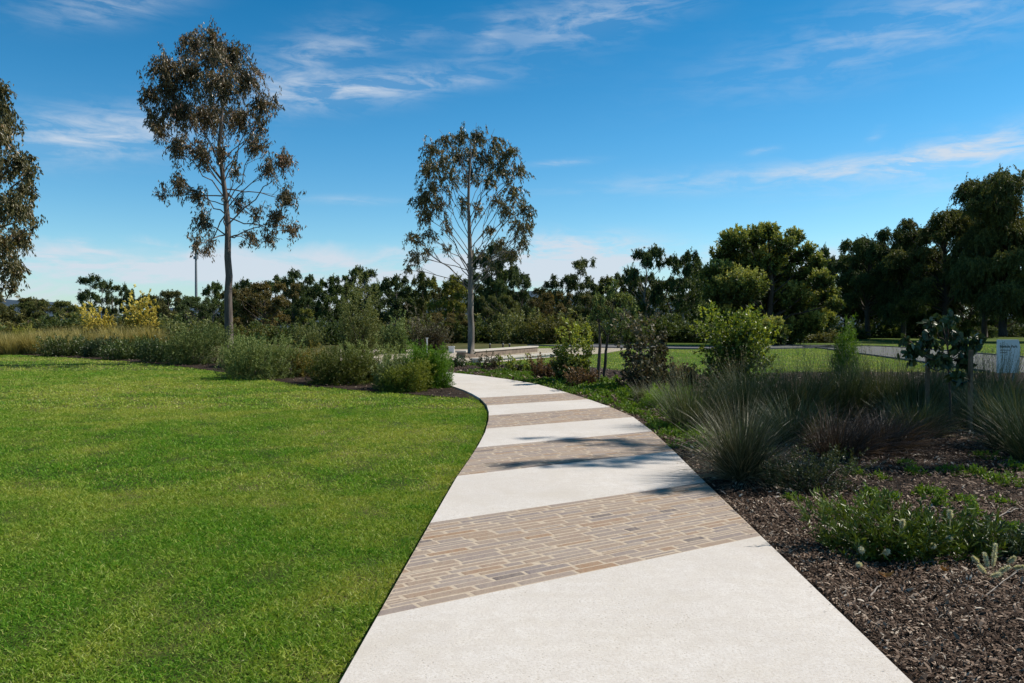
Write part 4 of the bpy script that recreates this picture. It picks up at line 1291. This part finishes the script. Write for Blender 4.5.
shrub_px("conifer", "feathery upright green conifer sapling by the road", 846, 21.0, 34, 324, M["leaf_green"], 440, col=(0.8, 0.9, 0.7), n=520, k=26, L=0.085, W=0.012, shoot=0.36, up=1.3, taper=0.45, rag=0.15, group=None, cat="conifer")
shrub_px("shrub", "small rusty shrub at the left foot of the full green shrub", 686, 19.5, 34, 363, M["leaf_red"], 441, n=180, k=16, L=0.07, W=0.03, shoot=0.25, rag=0.3, group=GR)
shrub_px("shrub", "bright green fine-leaved cushion beside the path, left of the grey grass", 668, 16.2, 52, 386, M["leaf_green"], 442, col=(1.2, 1.2, 0.9), n=460, k=28, L=0.07, W=0.010, shoot=0.28, up=0.8, group=GR)
shrub_px("shrub", "dark tangled low shrub right of the pale tussock", 800, 8.1, 98, 444, M["leaf_dark"], 443, col=(0.9, 0.75, 0.65), n=760, k=18, L=0.026, W=0.009, shoot=0.13, rag=0.3, stem_r=0.005, nstem=40, group=GR, stem_mat=M["twig"])

# small fork-trunked tree
b = ground(604, 327 + 1280 / 23.0)
Yf = b[1]
TF = [(598, 300, 11), (612, 291, 11), (626, 300, 11), (606, 312, 10), (620, 314, 11), (634, 312, 9), (594, 318, 8), (612, 326, 8), (628, 328, 8), (640, 325, 7), (600, 333, 5), (616, 284, 6)]
rt = make_tree("small_tree", "small tree with dark forked trunk and sparse grey-green crown", "tree", b, [(0, 0, -0.05), *(at(px, py, Yf) - b for px, py in ((606, 350), (608, 335), (611, 320), (614, 300)))], 0.055,
               px_clumps(TF, Yf, b, 0.5, 71), M["leaf_sage"], M["bark_dark"], 72, k=14, shoots_per_r=360, L=0.085, W=0.035, shoot_len=0.22, fork=0.45, twigs=4, br=0.6)
for ch in rt.children:
    if ch.name.startswith("crown"):
        ch.color = (1.5, 1.4, 1.4, 1)
mb = MB()
q = [at(px, py, Yf + 0.1) - b for px, py in ((598, 381), (599, 360), (600, 345), (599, 318))]
mb.tube(q, [0.06, 0.05, 0.042, 0.02], 7)
mb.build("second_trunk", M["bark_mid"], rt)

# staked sapling with big leaves
b = ground(950, 327 + 1280 / 12.6)
Ys = b[1]
TS = [(928, 340, 13), (912, 352, 10), (945, 330, 13), (958, 345, 13), (940, 360, 12), (975, 342, 10), (965, 362, 11), (950, 318, 9), (930, 325, 8), (955, 376, 9), (905, 340, 6)]
make_tree("sapling", "shaded sapling with big drooping oval leaves between two stakes", "tree", b, [(0, 0, -0.05), *(at(px, py, Ys) - b for px, py in ((950, 390), (948, 360), (948, 335), (950, 312)))], 0.022,
          px_clumps(TS, Ys, b, 0.4, 81), M["leaf_dark"], M["stem"], 82, k=7, shoots_per_r=480, L=0.12, W=0.075, shoot_len=0.2, fork=0.45, twigs=3, br=0.5, round_=True).children[1].color = (1.0, 0.92, 0.42, 1)
for px, ty, D_, lab in ((970, 345, 12.2, "timber tree stake right of the shaded sapling"), (927, 328, 13.0, "timber tree stake left of the shaded sapling")):
    b = ground(px, 327 + 1280 / D_)
    H = at(px, ty, b[1])[2]
    root = empty("tree_stake", (b[0], b[1], Z_BED))
    tag(root, lab, "stake", "tree stakes")
    mb = MB()
    mb.box((0, 0, H / 2 - 0.05), (0.05, 0.05, H), rz=0.2)
    mb.build("post", M["timber"], root)
    mb = MB()
    sgn = -1 if px > 950 else 1
    mb.tube([(0, 0, H * 0.62), (sgn * 0.15, -0.02, H * 0.58), (sgn * 0.30, -0.02, H * 0.62)], [0.012] * 3, 4)
    mb.build("tie", M["sign_ink"], root)

# white park sign
b = ground(1007.5, 327 + 1280 / 24.0)
Yg = b[1]
root = empty("park_sign", (b[0], Yg, Z_BED), R(-6))
tag(root, "pale blue-white park sign with dark lettering behind the grasses", "sign")
wS, hS = 20.5 / F * Yg, at(1007, 339.5, Yg)[2] - Z_BED
mb = MB()
cut = 0.06
prof = [(-wS / 2, 0.25), (wS / 2, 0.25), (wS / 2 + 0.03, hS - 0.22), (wS / 2 - 0.02, hS), (-wS / 2, hS)]
V = [(x, -0.03, z) for x, z in prof] + [(x, 0.03, z) for x, z in prof]
mb.add(V, [(0, 1, 2, 3, 4)])
mb.add(V, [(9, 8, 7, 6, 5)])
mb.add(V, [(i, 5 + i, 5 + (i + 1) % 5, (i + 1) % 5) for i in range(5)])
mb.build("panel", M["sign_white"], root)
for s in (-1, 1):
    mb = MB()
    mb.box((s * wS * 0.32, 0.06, (hS - 0.2) / 2), (0.05, 0.05, hS - 0.2))
    mb.build("post", M["grey_metal"], root)
cu = bpy.data.curves.new("lettering", "FONT")
cu.body = "Banksia Park"
cu.size = 0.098
cu.extrude = 0.002
cu.offset = 0.002
o = bpy.data.objects.new("lettering", cu)
cu.materials.append(M["sign_ink"])
COL.objects.link(o)
me_ = bpy.data.meshes.new_from_object(o.evaluated_get(bpy.context.evaluated_depsgraph_get()))
bpy.data.objects.remove(o)
o = bpy.data.objects.new("lettering", me_)
COL.objects.link(o)
o.parent = root
o.rotation_euler = (R(90), 0, 0)
o.location = (-wS / 2 + 0.06, -0.034, hS - 0.24)
mb = MB()
for z, x1 in ((hS - 0.32, 0.55), (hS - 0.39, 0.42)):
    mb.box((-wS / 2 + 0.07 + x1 * wS * 0.4, -0.034, z), (x1 * wS * 0.8, 0.006, 0.022))
mb.build("small_print", M["grey_metal"], root)

# small fixtures on the gravel forecourt
b = ground(451.5, 352.2)
root = empty("utility_box", (b[0], b[1], -0.05))
tag(root, "small white utility box on the gravel left of the slim gum", "box")
mb = MB()
mb.box((0, 0, 0.2), (0.34, 0.3, 0.34))
mb.build("cabinet", M["white_paint"], root)
mb = MB()
mb.box((0, 0, 0.40), (0.40, 0.36, 0.05))
mb.build("lid", M["white_paint"], root)
mb = MB()
mb.box((0, 0, 0.015), (0.42, 0.38, 0.03))
mb.build("plinth", M["terrace_cap"], root)
b = ground(427, 327 + 1280 / 46)
root = empty("marker_post", (b[0], b[1], Z_G))
tag(root, "thin white marker post above the bright green shrub", "post")
Hm = at(427, 338.5, b[1])[2] + 0.1
mb = MB()
mb.box((0, 0, Hm / 2), (0.07, 0.07, Hm))
mb.build("shaft", M["white_paint"], root)
mb = MB()
mb.box((0, 0, Hm + 0.02), (0.12, 0.12, 0.05))
mb.build("cap", M["white_paint"], root)
for px, lab in ((490, "dark bollard at the back of the gravel, nearest the slim gum"), (503, "middle dark bollard at the back of the gravel"), (509.5, "dark bollard at the back of the gravel, farthest from the slim gum")):
    b = ground(px, 349.6)
    root = empty("bollard", (b[0], b[1], -0.05))
    tag(root, lab, "bollard", "bollards on the gravel forecourt")
    mb = MB()
    mb.tube([(0, 0, 0), (0, 0, 0.3), (0, 0, 0.42)], [0.06, 0.06, 0.055], 8, cap=True)
    mb.build("shaft", M["bark_dark"], root)
    mb = MB()
    mb.tube([(0, 0, 0.42), (0, 0, 0.45), (0, 0, 0.48)], [0.07, 0.07, 0.03], 8, cap=True)
    mb.build("cap", M["grey_metal"], root)

# ------------------------------------------------------------------ tussocks in the right bed
def tuss(lab, px, D_, ty, rpx, mat, seed, **kw):
    b = ground(px, 327 + 1280.0 / D_)
    H = at(px, ty, b[1])[2] + 0.03
    return make_tussock(lab, (b[0], b[1], Z_BED), H * 1.12, rpx / F * b[1], mat, seed, **kw)


GT = "grass tussocks of the right bed"
tuss("big pale green tussock with straw blades beside the path", 742, 8.5, 400, 13, M["tuss_pale"], 501, n=1050, lean=0.36, lean_sd=0.42, droop=0.7, width=0.007, dead=0.4, group=GT)
tuss("wispy grey grass left behind the big pale tussock", 695, 13.0, 372, 22, M["tuss_blue"], 502, n=900, lean=0.4, droop=0.5, width=0.006, seed_heads=40, group=GT)
tuss("grey-green tussock right below the full green shrub", 750, 13.5, 366, 22, M["tuss_blue"], 503, n=1000, lean=0.35, droop=0.5, width=0.007, seed_heads=30, group=GT)
tuss("green tussock in front of the park lawn, between shrub and conifer", 793, 14.0, 362, 24, M["tuss_blue"], 504, n=1100, lean=0.35, droop=0.5, width=0.007, seed_heads=24, group=GT)
tuss("green tussock at the foot of the feathery conifer", 838, 14.5, 358, 24, M["tuss_blue"], 505, n=1100, lean=0.32, droop=0.45, width=0.007, seed_heads=24, group=GT)
tuss("green tussock just right of the feathery conifer", 880, 14.5, 358, 24, M["tuss_blue"], 506, n=1100, lean=0.35, droop=0.45, width=0.007, seed_heads=26, group=GT)
tuss("shaded tussock left of the left stake", 915, 14.2, 362, 24, M["tuss_blue"], 507, n=1000, lean=0.35, droop=0.5, width=0.007, seed_heads=26, group=GT)
tuss("shaded tussock behind the sapling", 955, 15.5, 360, 26, M["tuss_blue"], 508, n=1000, lean=0.32, droop=0.45, width=0.007, seed_heads=50, group=GT)
tuss("tussock with pinkish seed heads in front of the sign", 995, 15.0, 361, 24, M["tuss_blue"], 509, n=1000, lean=0.32, droop=0.45, width=0.007, seed_heads=70, group=GT)
tuss("large dark tussock at the right picture edge", 1022, 10.5, 384, 26, M["tuss_blue"], 510, n=1200, lean=0.35, droop=0.6, width=0.007, group=GT)
tuss("purple-brown drooping tussock right behind the dark tangled shrub", 838, 10.2, 402, 26, M["tuss_brown"], 511, n=1000, lean=0.6, lean_sd=0.5, droop=0.9, width=0.005, group=GT, wind=(0.4, 0))
tuss("purple-brown tussock farther right, in deep shade", 884, 10.6, 404, 26, M["tuss_brown"], 512, n=1000, lean=0.6, lean_sd=0.5, droop=0.9, width=0.005, group=GT, wind=(0.4, 0))
tuss("dusky tussock between the pale tussock and the brown ones", 795, 11.2, 394, 22, M["tuss_blue"], 513, n=1000, lean=0.5, droop=0.7, width=0.006, group=GT)
tuss("dark low tussock in front of the left stake", 915, 12.0, 392, 22, M["tuss_blue"], 514, n=900, lean=0.5, droop=0.6, width=0.007, group=GT)
tuss("fresh green tussock hugging the grey grass on its path side", 655, 17.5, 380, 18, M["tuss_pale"], 515, n=600, lean=0.5, droop=0.6, width=0.008, group=GT)
tuss("shaded tussock in front of the big right-edge one", 1040, 9.6, 398, 22, M["tuss_blue"], 516, n=900, lean=0.45, droop=0.6, width=0.007, group=GT)
tuss("tussock between the sapling and the right picture edge", 985, 13.0, 379, 22, M["tuss_blue"], 517, n=900, lean=0.4, droop=0.55, width=0.007, seed_heads=20, group=GT)

# ------------------------------------------------------------------ ground cover and weeds
def cover(name, lab, spots, seed, leaf, cat):
    rng = np.random.default_rng(seed)
    mb = MB()
    for px, py, rp, h, n, L, W in spots:
        if px is None:
            b, r = np.array([py[0], py[1], 0.0]), rp
        else:
            b = ground(px, py)
            r = rp / F * b[1]
        a, q = rng.uniform(0, 6.283, n), np.sqrt(rng.uniform(0, 1, n))
        P = np.stack([b[0] + np.cos(a) * q * r, b[1] + np.sin(a) * q * r * 1.4, Z_BED + h * (1 - q ** 2) * rng.uniform(0.15, 1.0, n)], 1)
        D = np.stack([np.cos(a) * 0.5, np.sin(a) * 0.5, np.full(n, 0.9)], 1)
        shoots(mb, rng, P, D, h * 0.6 + 0.02, 9, L, W, 0.5, 0.7, (0, 0, 0.1), np.full(n, 0.05))
    tag(mb.build(name, leaf), kind="stuff", label=lab, cat=cat)


rng = np.random.default_rng(99)
sp = []
for (x0, y0, x1, y1, n) in ((470, 372, 560, 384, 26), (540, 380, 640, 402, 46), (600, 388, 690, 412, 40), (430, 366, 480, 371, 8)):
    for _ in range(n):
        f_ = rng.uniform(0, 1)
        px = x0 + (x1 - x0) * f_
        sp.append((px + rng.uniform(2, 14), y0 + (y1 - y0) * f_ - rng.uniform(-1, 10), rng.uniform(6, 14), rng.uniform(0.08, 0.24) * (0.4 if y0 < 375 else 1.0), 44, 0.075, 0.04))
er = np.array(Rfull[3:])
for _ in range(230):
    i0 = rng.integers(0, 9)
    q = er[i0] + (er[i0 + 1] - er[i0]) * rng.uniform(0, 1)
    dd = unit(er[i0 + 1] - er[i0])
    q = q + np.array([-dd[1], dd[0]]) * np.sign(-dd[1] if abs(dd[1]) > 0.01 else 1) * (0.15 + 1.9 * rng.uniform(0, 1) ** 1.5)
    sp.append((None, q, rng.uniform(0.12, 0.3), rng.uniform(0.05, 0.18) * (0.5 if q[1] > 24 else 1.0), 30, 0.06, 0.03))
cover("ground_cover_foliage", "low bright green ground cover along the right path edge", sp, 601, M["leaf_green"], "ground cover")
sp = []
for (px, py, rp, h, n) in ((793, 497, 9, 0.05, 18), (846, 512, 10, 0.10, 40), (870, 498, 10, 0.16, 40), (850, 470, 12, 0.08, 30), (842, 455, 8, 0.12, 24), (892, 498, 8, 0.10, 26), (930, 492, 14, 0.08, 36), (960, 500, 12, 0.07, 30), (975, 472, 16, 0.09, 44),
                           (1005, 480, 16, 0.10, 50), (1018, 468, 14, 0.10, 40), (950, 470, 12, 0.07, 26), (915, 470, 10, 0.06, 22), (972, 515, 7, 0.22, 34), (940, 505, 8, 0.20, 34), (1010, 528, 14, 0.08, 50), (880, 476, 8, 0.06, 18), (990, 455, 14, 0.07, 30),
                           (700, 432, 6, 0.08, 14), (690, 425, 9, 0.1, 22), (1000, 500, 12, 0.06, 26), (905, 462, 8, 0.06, 16), (830, 535, 7, 0.05, 14)):
    sp.append((px, py, rp * 1.15, h * 1.25, int(n * 1.5), 0.055, 0.017))
cover("mulch_weeds", "bright green weeds sprouting across the dark bark mulch", sp, 602, M["leaf_green"], "weeds")

# prostrate bottlebrush shrub with cream flowers in the right foreground
b = ground(900, 551)
rt = make_shrub("flowering_shrub", "low glossy shrub with cream bottlebrush flowers on the mulch in the right foreground", (b[0], b[1], Z_BED), 1.3, 0.42, M["leaf_dark"], 701, n=380, k=26, L=0.058, W=0.014, shoot=0.20, up=0.7, along=0.8, spread=0.5, depth=0.75, rag=0.3, stem_r=0.006, nstem=22,
                top_tint=0.3, cat="shrub")
for ch in rt.children:
    if ch.name.startswith("foliage"):
        ch.color = (1.45, 1.45, 0.5, 1)
b2_ = ground(1000, 549)
rt2 = make_shrub("flowering_shrub", "small shrub with the largest cream flower spikes, at the right picture edge", (b2_[0], b2_[1], Z_BED), 0.55, 0.27, M["leaf_dark"], 702, n=140, k=22, L=0.052, W=0.014, shoot=0.13, along=0.6, spread=0.65, depth=0.6, rag=0.3, stem_r=0.005, nstem=12, top_tint=0.3)
rng = np.random.default_rng(703)


def flower(px, py, Y, d, ln, root, rb, r=0.021):
    c = at(px, py, min(Y, ground(px, py)[1] - 0.07)) - np.array([rb[0], rb[1], Z_BED])
    d = unit(np.array(d, float))
    mb = MB()
    n = 520
    ln = ln * 1.5
    s = rng.uniform(0, 1, (n, 1))
    u = unit(np.cross(d, rng.normal(size=(n, 3))) + d * 0.25)
    add_leaves(mb, rng, c + d * ln * s, u, r * (1.1 - 0.6 * np.abs(s[:, 0] - 0.45)), 0.0035, np.clip(rng.normal(0.72, 0.2, n), 0, 1))
    mb.tube([c - d * 0.05, c + d * ln], [0.003, 0.003], 4, 0.1)
    mb.build("flower_spike", M["bottlebrush"], root)


for px, py, d, ln in ((862, 552, (-.3, -.5, .5), .035), (860, 565, (-.4, -.6, .2), .03), (884, 553, (.2, -.5, .3), .03), (902, 528, (0, -.2, 1), .04), (947, 540, (.1, -.6, .5), .03), (930, 546, (.3, -.6, .2), .025), (950, 519, (0, 0, 1), .04)):
    flower(px, py, b[1] - 0.28, d, ln, rt, b)
for px, py, d, ln in ((993, 566, (.05, -.1, 1), .075), (988, 567, (-.3, -.1, .9), .05), (985, 572, (-.7, -.3, .6), .04), (997, 574, (.6, -.3, .6), .045), (992, 576, (.1, -.8, .4), .04), (1008, 563, (.6, -.2, .7), .03), (978, 562, (-.6, -.2, .5), .03), (1014, 568, (.6, -.6, .3), .03)):
    flower(px, py, b2_[1] - 0.2, d, ln * 1.35, rt2, b2_, 0.018)

# fallen leaves and twigs
for px, py, lab, sd in ((888, 577, "orange-brown fallen leaf under the cream-flowered shrub", 1), (945, 572, "tan curled fallen leaf right of the orange one", 2), (961, 526, "tan fallen leaf caught on top of the low shrub's far side", 3)):
    b = ground(px, py)
    rng = np.random.default_rng(sd)
    mb = MB()
    P = []
    n_ = 7
    for i in range(n_):
        s = i / (n_ - 1)
        w = 0.022 * math.sin(math.pi * min(0.98, s * 0.93 + 0.05))
        zc = 0.012 + 0.03 * (s - 0.5) ** 2 * 4
        P += [(s * 0.09 - 0.045, -w, zc + 0.012), (s * 0.09 - 0.045, 0, zc), (s * 0.09 - 0.045, w, zc + 0.015)]
    fs = []
    for i in range(n_ - 1):
        fs += [(3 * i, 3 * i + 3, 3 * i + 4, 3 * i + 1), (3 * i + 1, 3 * i + 4, 3 * i + 5, 3 * i + 2)]
    mb.add(P, fs, rng.uniform(0, 1))
    o = mb.build("fallen_leaf", M["fallen"])
    o.location = (b[0], b[1], Z_BED + 0.02)
    o.rotation_euler = (rng.uniform(-.3, .3), rng.uniform(-.3, .3), rng.uniform(0, 6))
    tag(o, lab, "leaf", "fallen leaves on the mulch")


def twig(lab, pts, r, mat, side=True):
    P = np.array([ground(px, py) for px, py in pts])
    P[:, 2] = Z_BED + 0.03
    P[1:-1, 2] += 0.012
    rng = np.random.default_rng(int(pts[0][0]))
    s = np.linspace(0, len(P) - 1, 12)
    Q = np.stack([np.interp(s, range(len(P)), P[:, i]) for i in range(3)], 1)
    Q[1:-1] += rng.normal(size=(10, 3)) * r * 0.6
    mb = MB()
    mb.tube(Q, np.linspace(r, r * 0.5, 12), 6, cap=True)
    if side:
        q0 = Q[6]
        mb.tube([q0, q0 + np.array([0.06, 0.03, 0.03]), q0 + np.array([0.13, 0.08, 0.03])], [r * 0.6, r * 0.45, r * 0.2], 5)
    tag(mb.build("fallen_twig", mat), lab, "twig", "twigs on the mulch")


twig("curved brown twig on the mulch left of the cream-flowered shrub", ((774, 497), (786, 512), (800, 525), (812, 533)), 0.008, M["twig"], False)
twig("thin bleached twig below the largest cream flower spikes", ((977, 601), (997, 588), (1016, 574), (1022, 566)), 0.004, M["twig_pale"])
twig("pale stick on the mulch right of the low shrub, near the right edge", ((980, 532), (995, 520), (1012, 511), (1030, 507)), 0.007, M["twig_pale"])
twig("short grey stick beside the path edge in the near mulch", ((868, 600), (876, 590), (881, 584)), 0.006, M["twig_pale"], False)
twig("forked pale branch at the right of the dark tangled shrub", ((822, 487), (830, 477), (838, 470), (850, 466)), 0.008, M["twig_pale"])

# ------------------------------------------------------------------ light: sun and sky
SUN_AZ, SUN_EL = R(73), R(46)
sd = Vector((math.sin(SUN_AZ) * math.cos(SUN_EL), math.cos(SUN_AZ) * math.cos(SUN_EL), math.sin(SUN_EL)))
sl = bpy.data.lights.new("sun", "SUN")
sl.energy = 5.3
sl.angle = R(0.53)
sl.color = (1.0, 0.93, 0.83)
so = bpy.data.objects.new("sun", sl)
so.rotation_euler = sd.to_track_quat("Z", "Y").to_euler()
so.location = (20, 10, 30)
COL.objects.link(so)

w = bpy.data.worlds.new("World")
scene.world = w
w.use_nodes = True
nt = w.node_tree
nt.nodes.clear()


class WT(NT):
    def __init__(self, tree):
        self.t = tree


wt = WT(nt)
sky = wt.n("ShaderNodeTexSky", sky_type="NISHITA")
sky.sun_disc = False
sky.sun_elevation = SUN_EL
sky.sun_rotation = SUN_AZ
sky.altitude = 200
sky.air_density = 1.0
sky.dust_density = 0.4
sky.ozone_density = 3.0
hs = wt.n("ShaderNodeHueSaturation")
hs.inputs["Saturation"].default_value = 1.25
hs.inputs["Value"].default_value = 1.0
wt.l(sky.outputs[0], hs.inputs["Color"])
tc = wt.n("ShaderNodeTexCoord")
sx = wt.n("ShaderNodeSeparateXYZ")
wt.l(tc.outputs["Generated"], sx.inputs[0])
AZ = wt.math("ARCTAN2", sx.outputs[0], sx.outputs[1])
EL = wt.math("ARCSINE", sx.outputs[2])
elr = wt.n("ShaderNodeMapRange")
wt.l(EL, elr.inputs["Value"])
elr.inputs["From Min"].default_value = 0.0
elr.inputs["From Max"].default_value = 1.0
grade = wt.ramp(elr.outputs[0], [(0.0, (0.54, 0.65, 0.70)), (0.1, (0.55, 0.70, 0.71)), (0.225, (0.34, 0.64, 0.67)), (0.42, (0.06, 0.50, 0.555)), (0.75, (0.13, 0.24, 0.19))])  # zenith above the view is darkened and less blue to weaken fill light
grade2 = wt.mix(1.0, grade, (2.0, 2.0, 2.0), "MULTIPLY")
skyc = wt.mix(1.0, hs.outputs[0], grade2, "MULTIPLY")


def azel(px, py):
    d = ray(px, py)
    d = d / np.linalg.norm(d)
    return math.atan2(d[0], d[1]), math.asin(d[2])


cmb = wt.n("ShaderNodeCombineXYZ")
wt.l(AZ, cmb.inputs[0])
wt.l(EL, cmb.inputs[1])
mp = wt.n("ShaderNodeMapping")
mp.inputs["Rotation"].default_value = (0, 0, R(-9))
mp.inputs["Scale"].default_value = (7, 42, 1)
wt.l(cmb.outputs[0], mp.inputs["Vector"])
fib = wt.noise(mp.outputs[0], 1.0, 8, 0.62, 0.8)
mp2 = wt.n("ShaderNodeMapping")
mp2.inputs["Rotation"].default_value = (0, 0, R(22))
mp2.inputs["Scale"].default_value = (16, 55, 1)
wt.l(cmb.outputs[0], mp2.inputs["Vector"])
fib2 = wt.noise(mp2.outputs[0], 1.0, 7, 0.62, 0.6)
puff = wt.noise(cmb.outputs[0], 14, 5, 0.55, 0.3)
wisp = wt.math("ADD", wt.math("MULTIPLY", fib, 0.5), wt.math("MULTIPLY", fib2, 0.5))
total = None
for px, py, hl, hw, tilt, st in ((92, 134, 85, 20, 8, 1.15), (105, 4, 60, 14, 14, .7), (345, 90, 90, 15, 9, 1.1), (450, 80, 80, 8, 5, .45), (300, 62, 60, 22, 28, .5), (600, 14, 90, 22, 12, .75), (490, 33, 24, 12, 40, .45), (380, 42, 80, 10, 12, .35),
                                 (900, 163, 150, 9, 3, 1.0), (990, 143, 90, 13, 9, .9), (960, 172, 120, 20, 2, .35), (930, 22, 160, 28, 9, .5), (553, 164, 32, 3.2, 4, .7), (766, 151, 14, 3, 4, .6), (876, 134, 7, 4, 30, .6), (690, 180, 150, 10, 2, .3), (350, 200, 50, 4, 1, .4), (585, 252, 90, 15, -3, 2.0), (470, 262, 110, 14, 4, 1.5), (130, 268, 140, 13, 3, 1.5)):
    a0, e0 = azel(px, py)
    da = wt.math("SUBTRACT", AZ, a0)
    de = wt.math("SUBTRACT", EL, e0)
    ct, st_ = math.cos(R(tilt)), math.sin(R(tilt))
    u = wt.math("DIVIDE", wt.math("ADD", wt.math("MULTIPLY", da, ct), wt.math("MULTIPLY", de, st_)), hl / F)
    v = wt.math("DIVIDE", wt.math("SUBTRACT", wt.math("MULTIPLY", de, ct), wt.math("MULTIPLY", da, st_)), hw / F)
    r2 = wt.math("ADD", wt.math("MULTIPLY", u, u), wt.math("MULTIPLY", v, v))
    g = wt.math("MULTIPLY", wt.math("POWER", 2.718, wt.math("MULTIPLY", r2, -1.0)), st)
    total = g if total is None else wt.math("ADD", total, g)
wmask = wt.n("ShaderNodeMapRange")
wmask.inputs["From Min"].default_value = 0.44
wmask.inputs["From Max"].default_value = 0.60
wt.l(wisp, wmask.inputs["Value"])
cir = wt.math("MULTIPLY", total, wt.math("ADD", wt.math("MULTIPLY", wmask.outputs[0], 0.85), 0.12))
# low bank of cloud over the horizon, mostly left of the park trees
e_top = azel(512, 254)[1]
top = wt.math("ADD", e_top, wt.math("MULTIPLY", wt.math("SUBTRACT", puff, 0.5), 0.055))
bank = wt.n("ShaderNodeMapRange", interpolation_type="SMOOTHSTEP")
wt.l(wt.math("SUBTRACT", top, EL), bank.inputs["Value"])
bank.inputs["From Min"].default_value = -0.012
bank.inputs["From Max"].default_value = 0.014
azm = wt.n("ShaderNodeMapRange", interpolation_type="SMOOTHSTEP")
wt.l(AZ, azm.inputs["Value"])
azm.inputs["From Min"].default_value = 0.75
azm.inputs["From Max"].default_value = 0.30
bm = wt.n("ShaderNodeMapRange", interpolation_type="SMOOTHSTEP")
mp3 = wt.n("ShaderNodeMapping")
mp3.inputs["Scale"].default_value = (5, 24, 1)
mp3.inputs["Location"].default_value = (3.1, 0.7, 0)
wt.l(cmb.outputs[0], mp3.inputs["Vector"])
bnz = wt.noise(mp3.outputs[0], 1.0, 7, 0.6, 0.5)
wt.l(bnz, bm.inputs["Value"])
bm.inputs["From Min"].default_value = 0.42
bm.inputs["From Max"].default_value = 0.56
bk = wt.math("MULTIPLY", wt.math("MULTIPLY", bank.outputs[0], azm.outputs[0]), wt.math("ADD", wt.math("MULTIPLY", bm.outputs[0], 0.72), wt.math("MULTIPLY", fib, 0.25)))
cl = wt.math("MINIMUM", wt.math("ADD", wt.math("MULTIPLY", cir, 0.75), bk), 0.9)
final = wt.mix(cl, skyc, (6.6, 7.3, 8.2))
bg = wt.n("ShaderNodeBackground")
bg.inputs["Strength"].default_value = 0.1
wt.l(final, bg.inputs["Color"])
wo = wt.n("ShaderNodeOutputWorld")
wt.l(bg.outputs[0], wo.inputs["Surface"])

scene.view_settings.view_transform = "Standard"
scene.view_settings.look = "None"
scene.view_settings.exposure = 0
scene.view_settings.gamma = 1
scene.render.engine = "CYCLES"
scene.cycles.max_bounces = 5
scene.cycles.diffuse_bounces = 2
scene.cycles.glossy_bounces = 2
scene.cycles.transmission_bounces = 3
scene.cycles.use_denoising = True
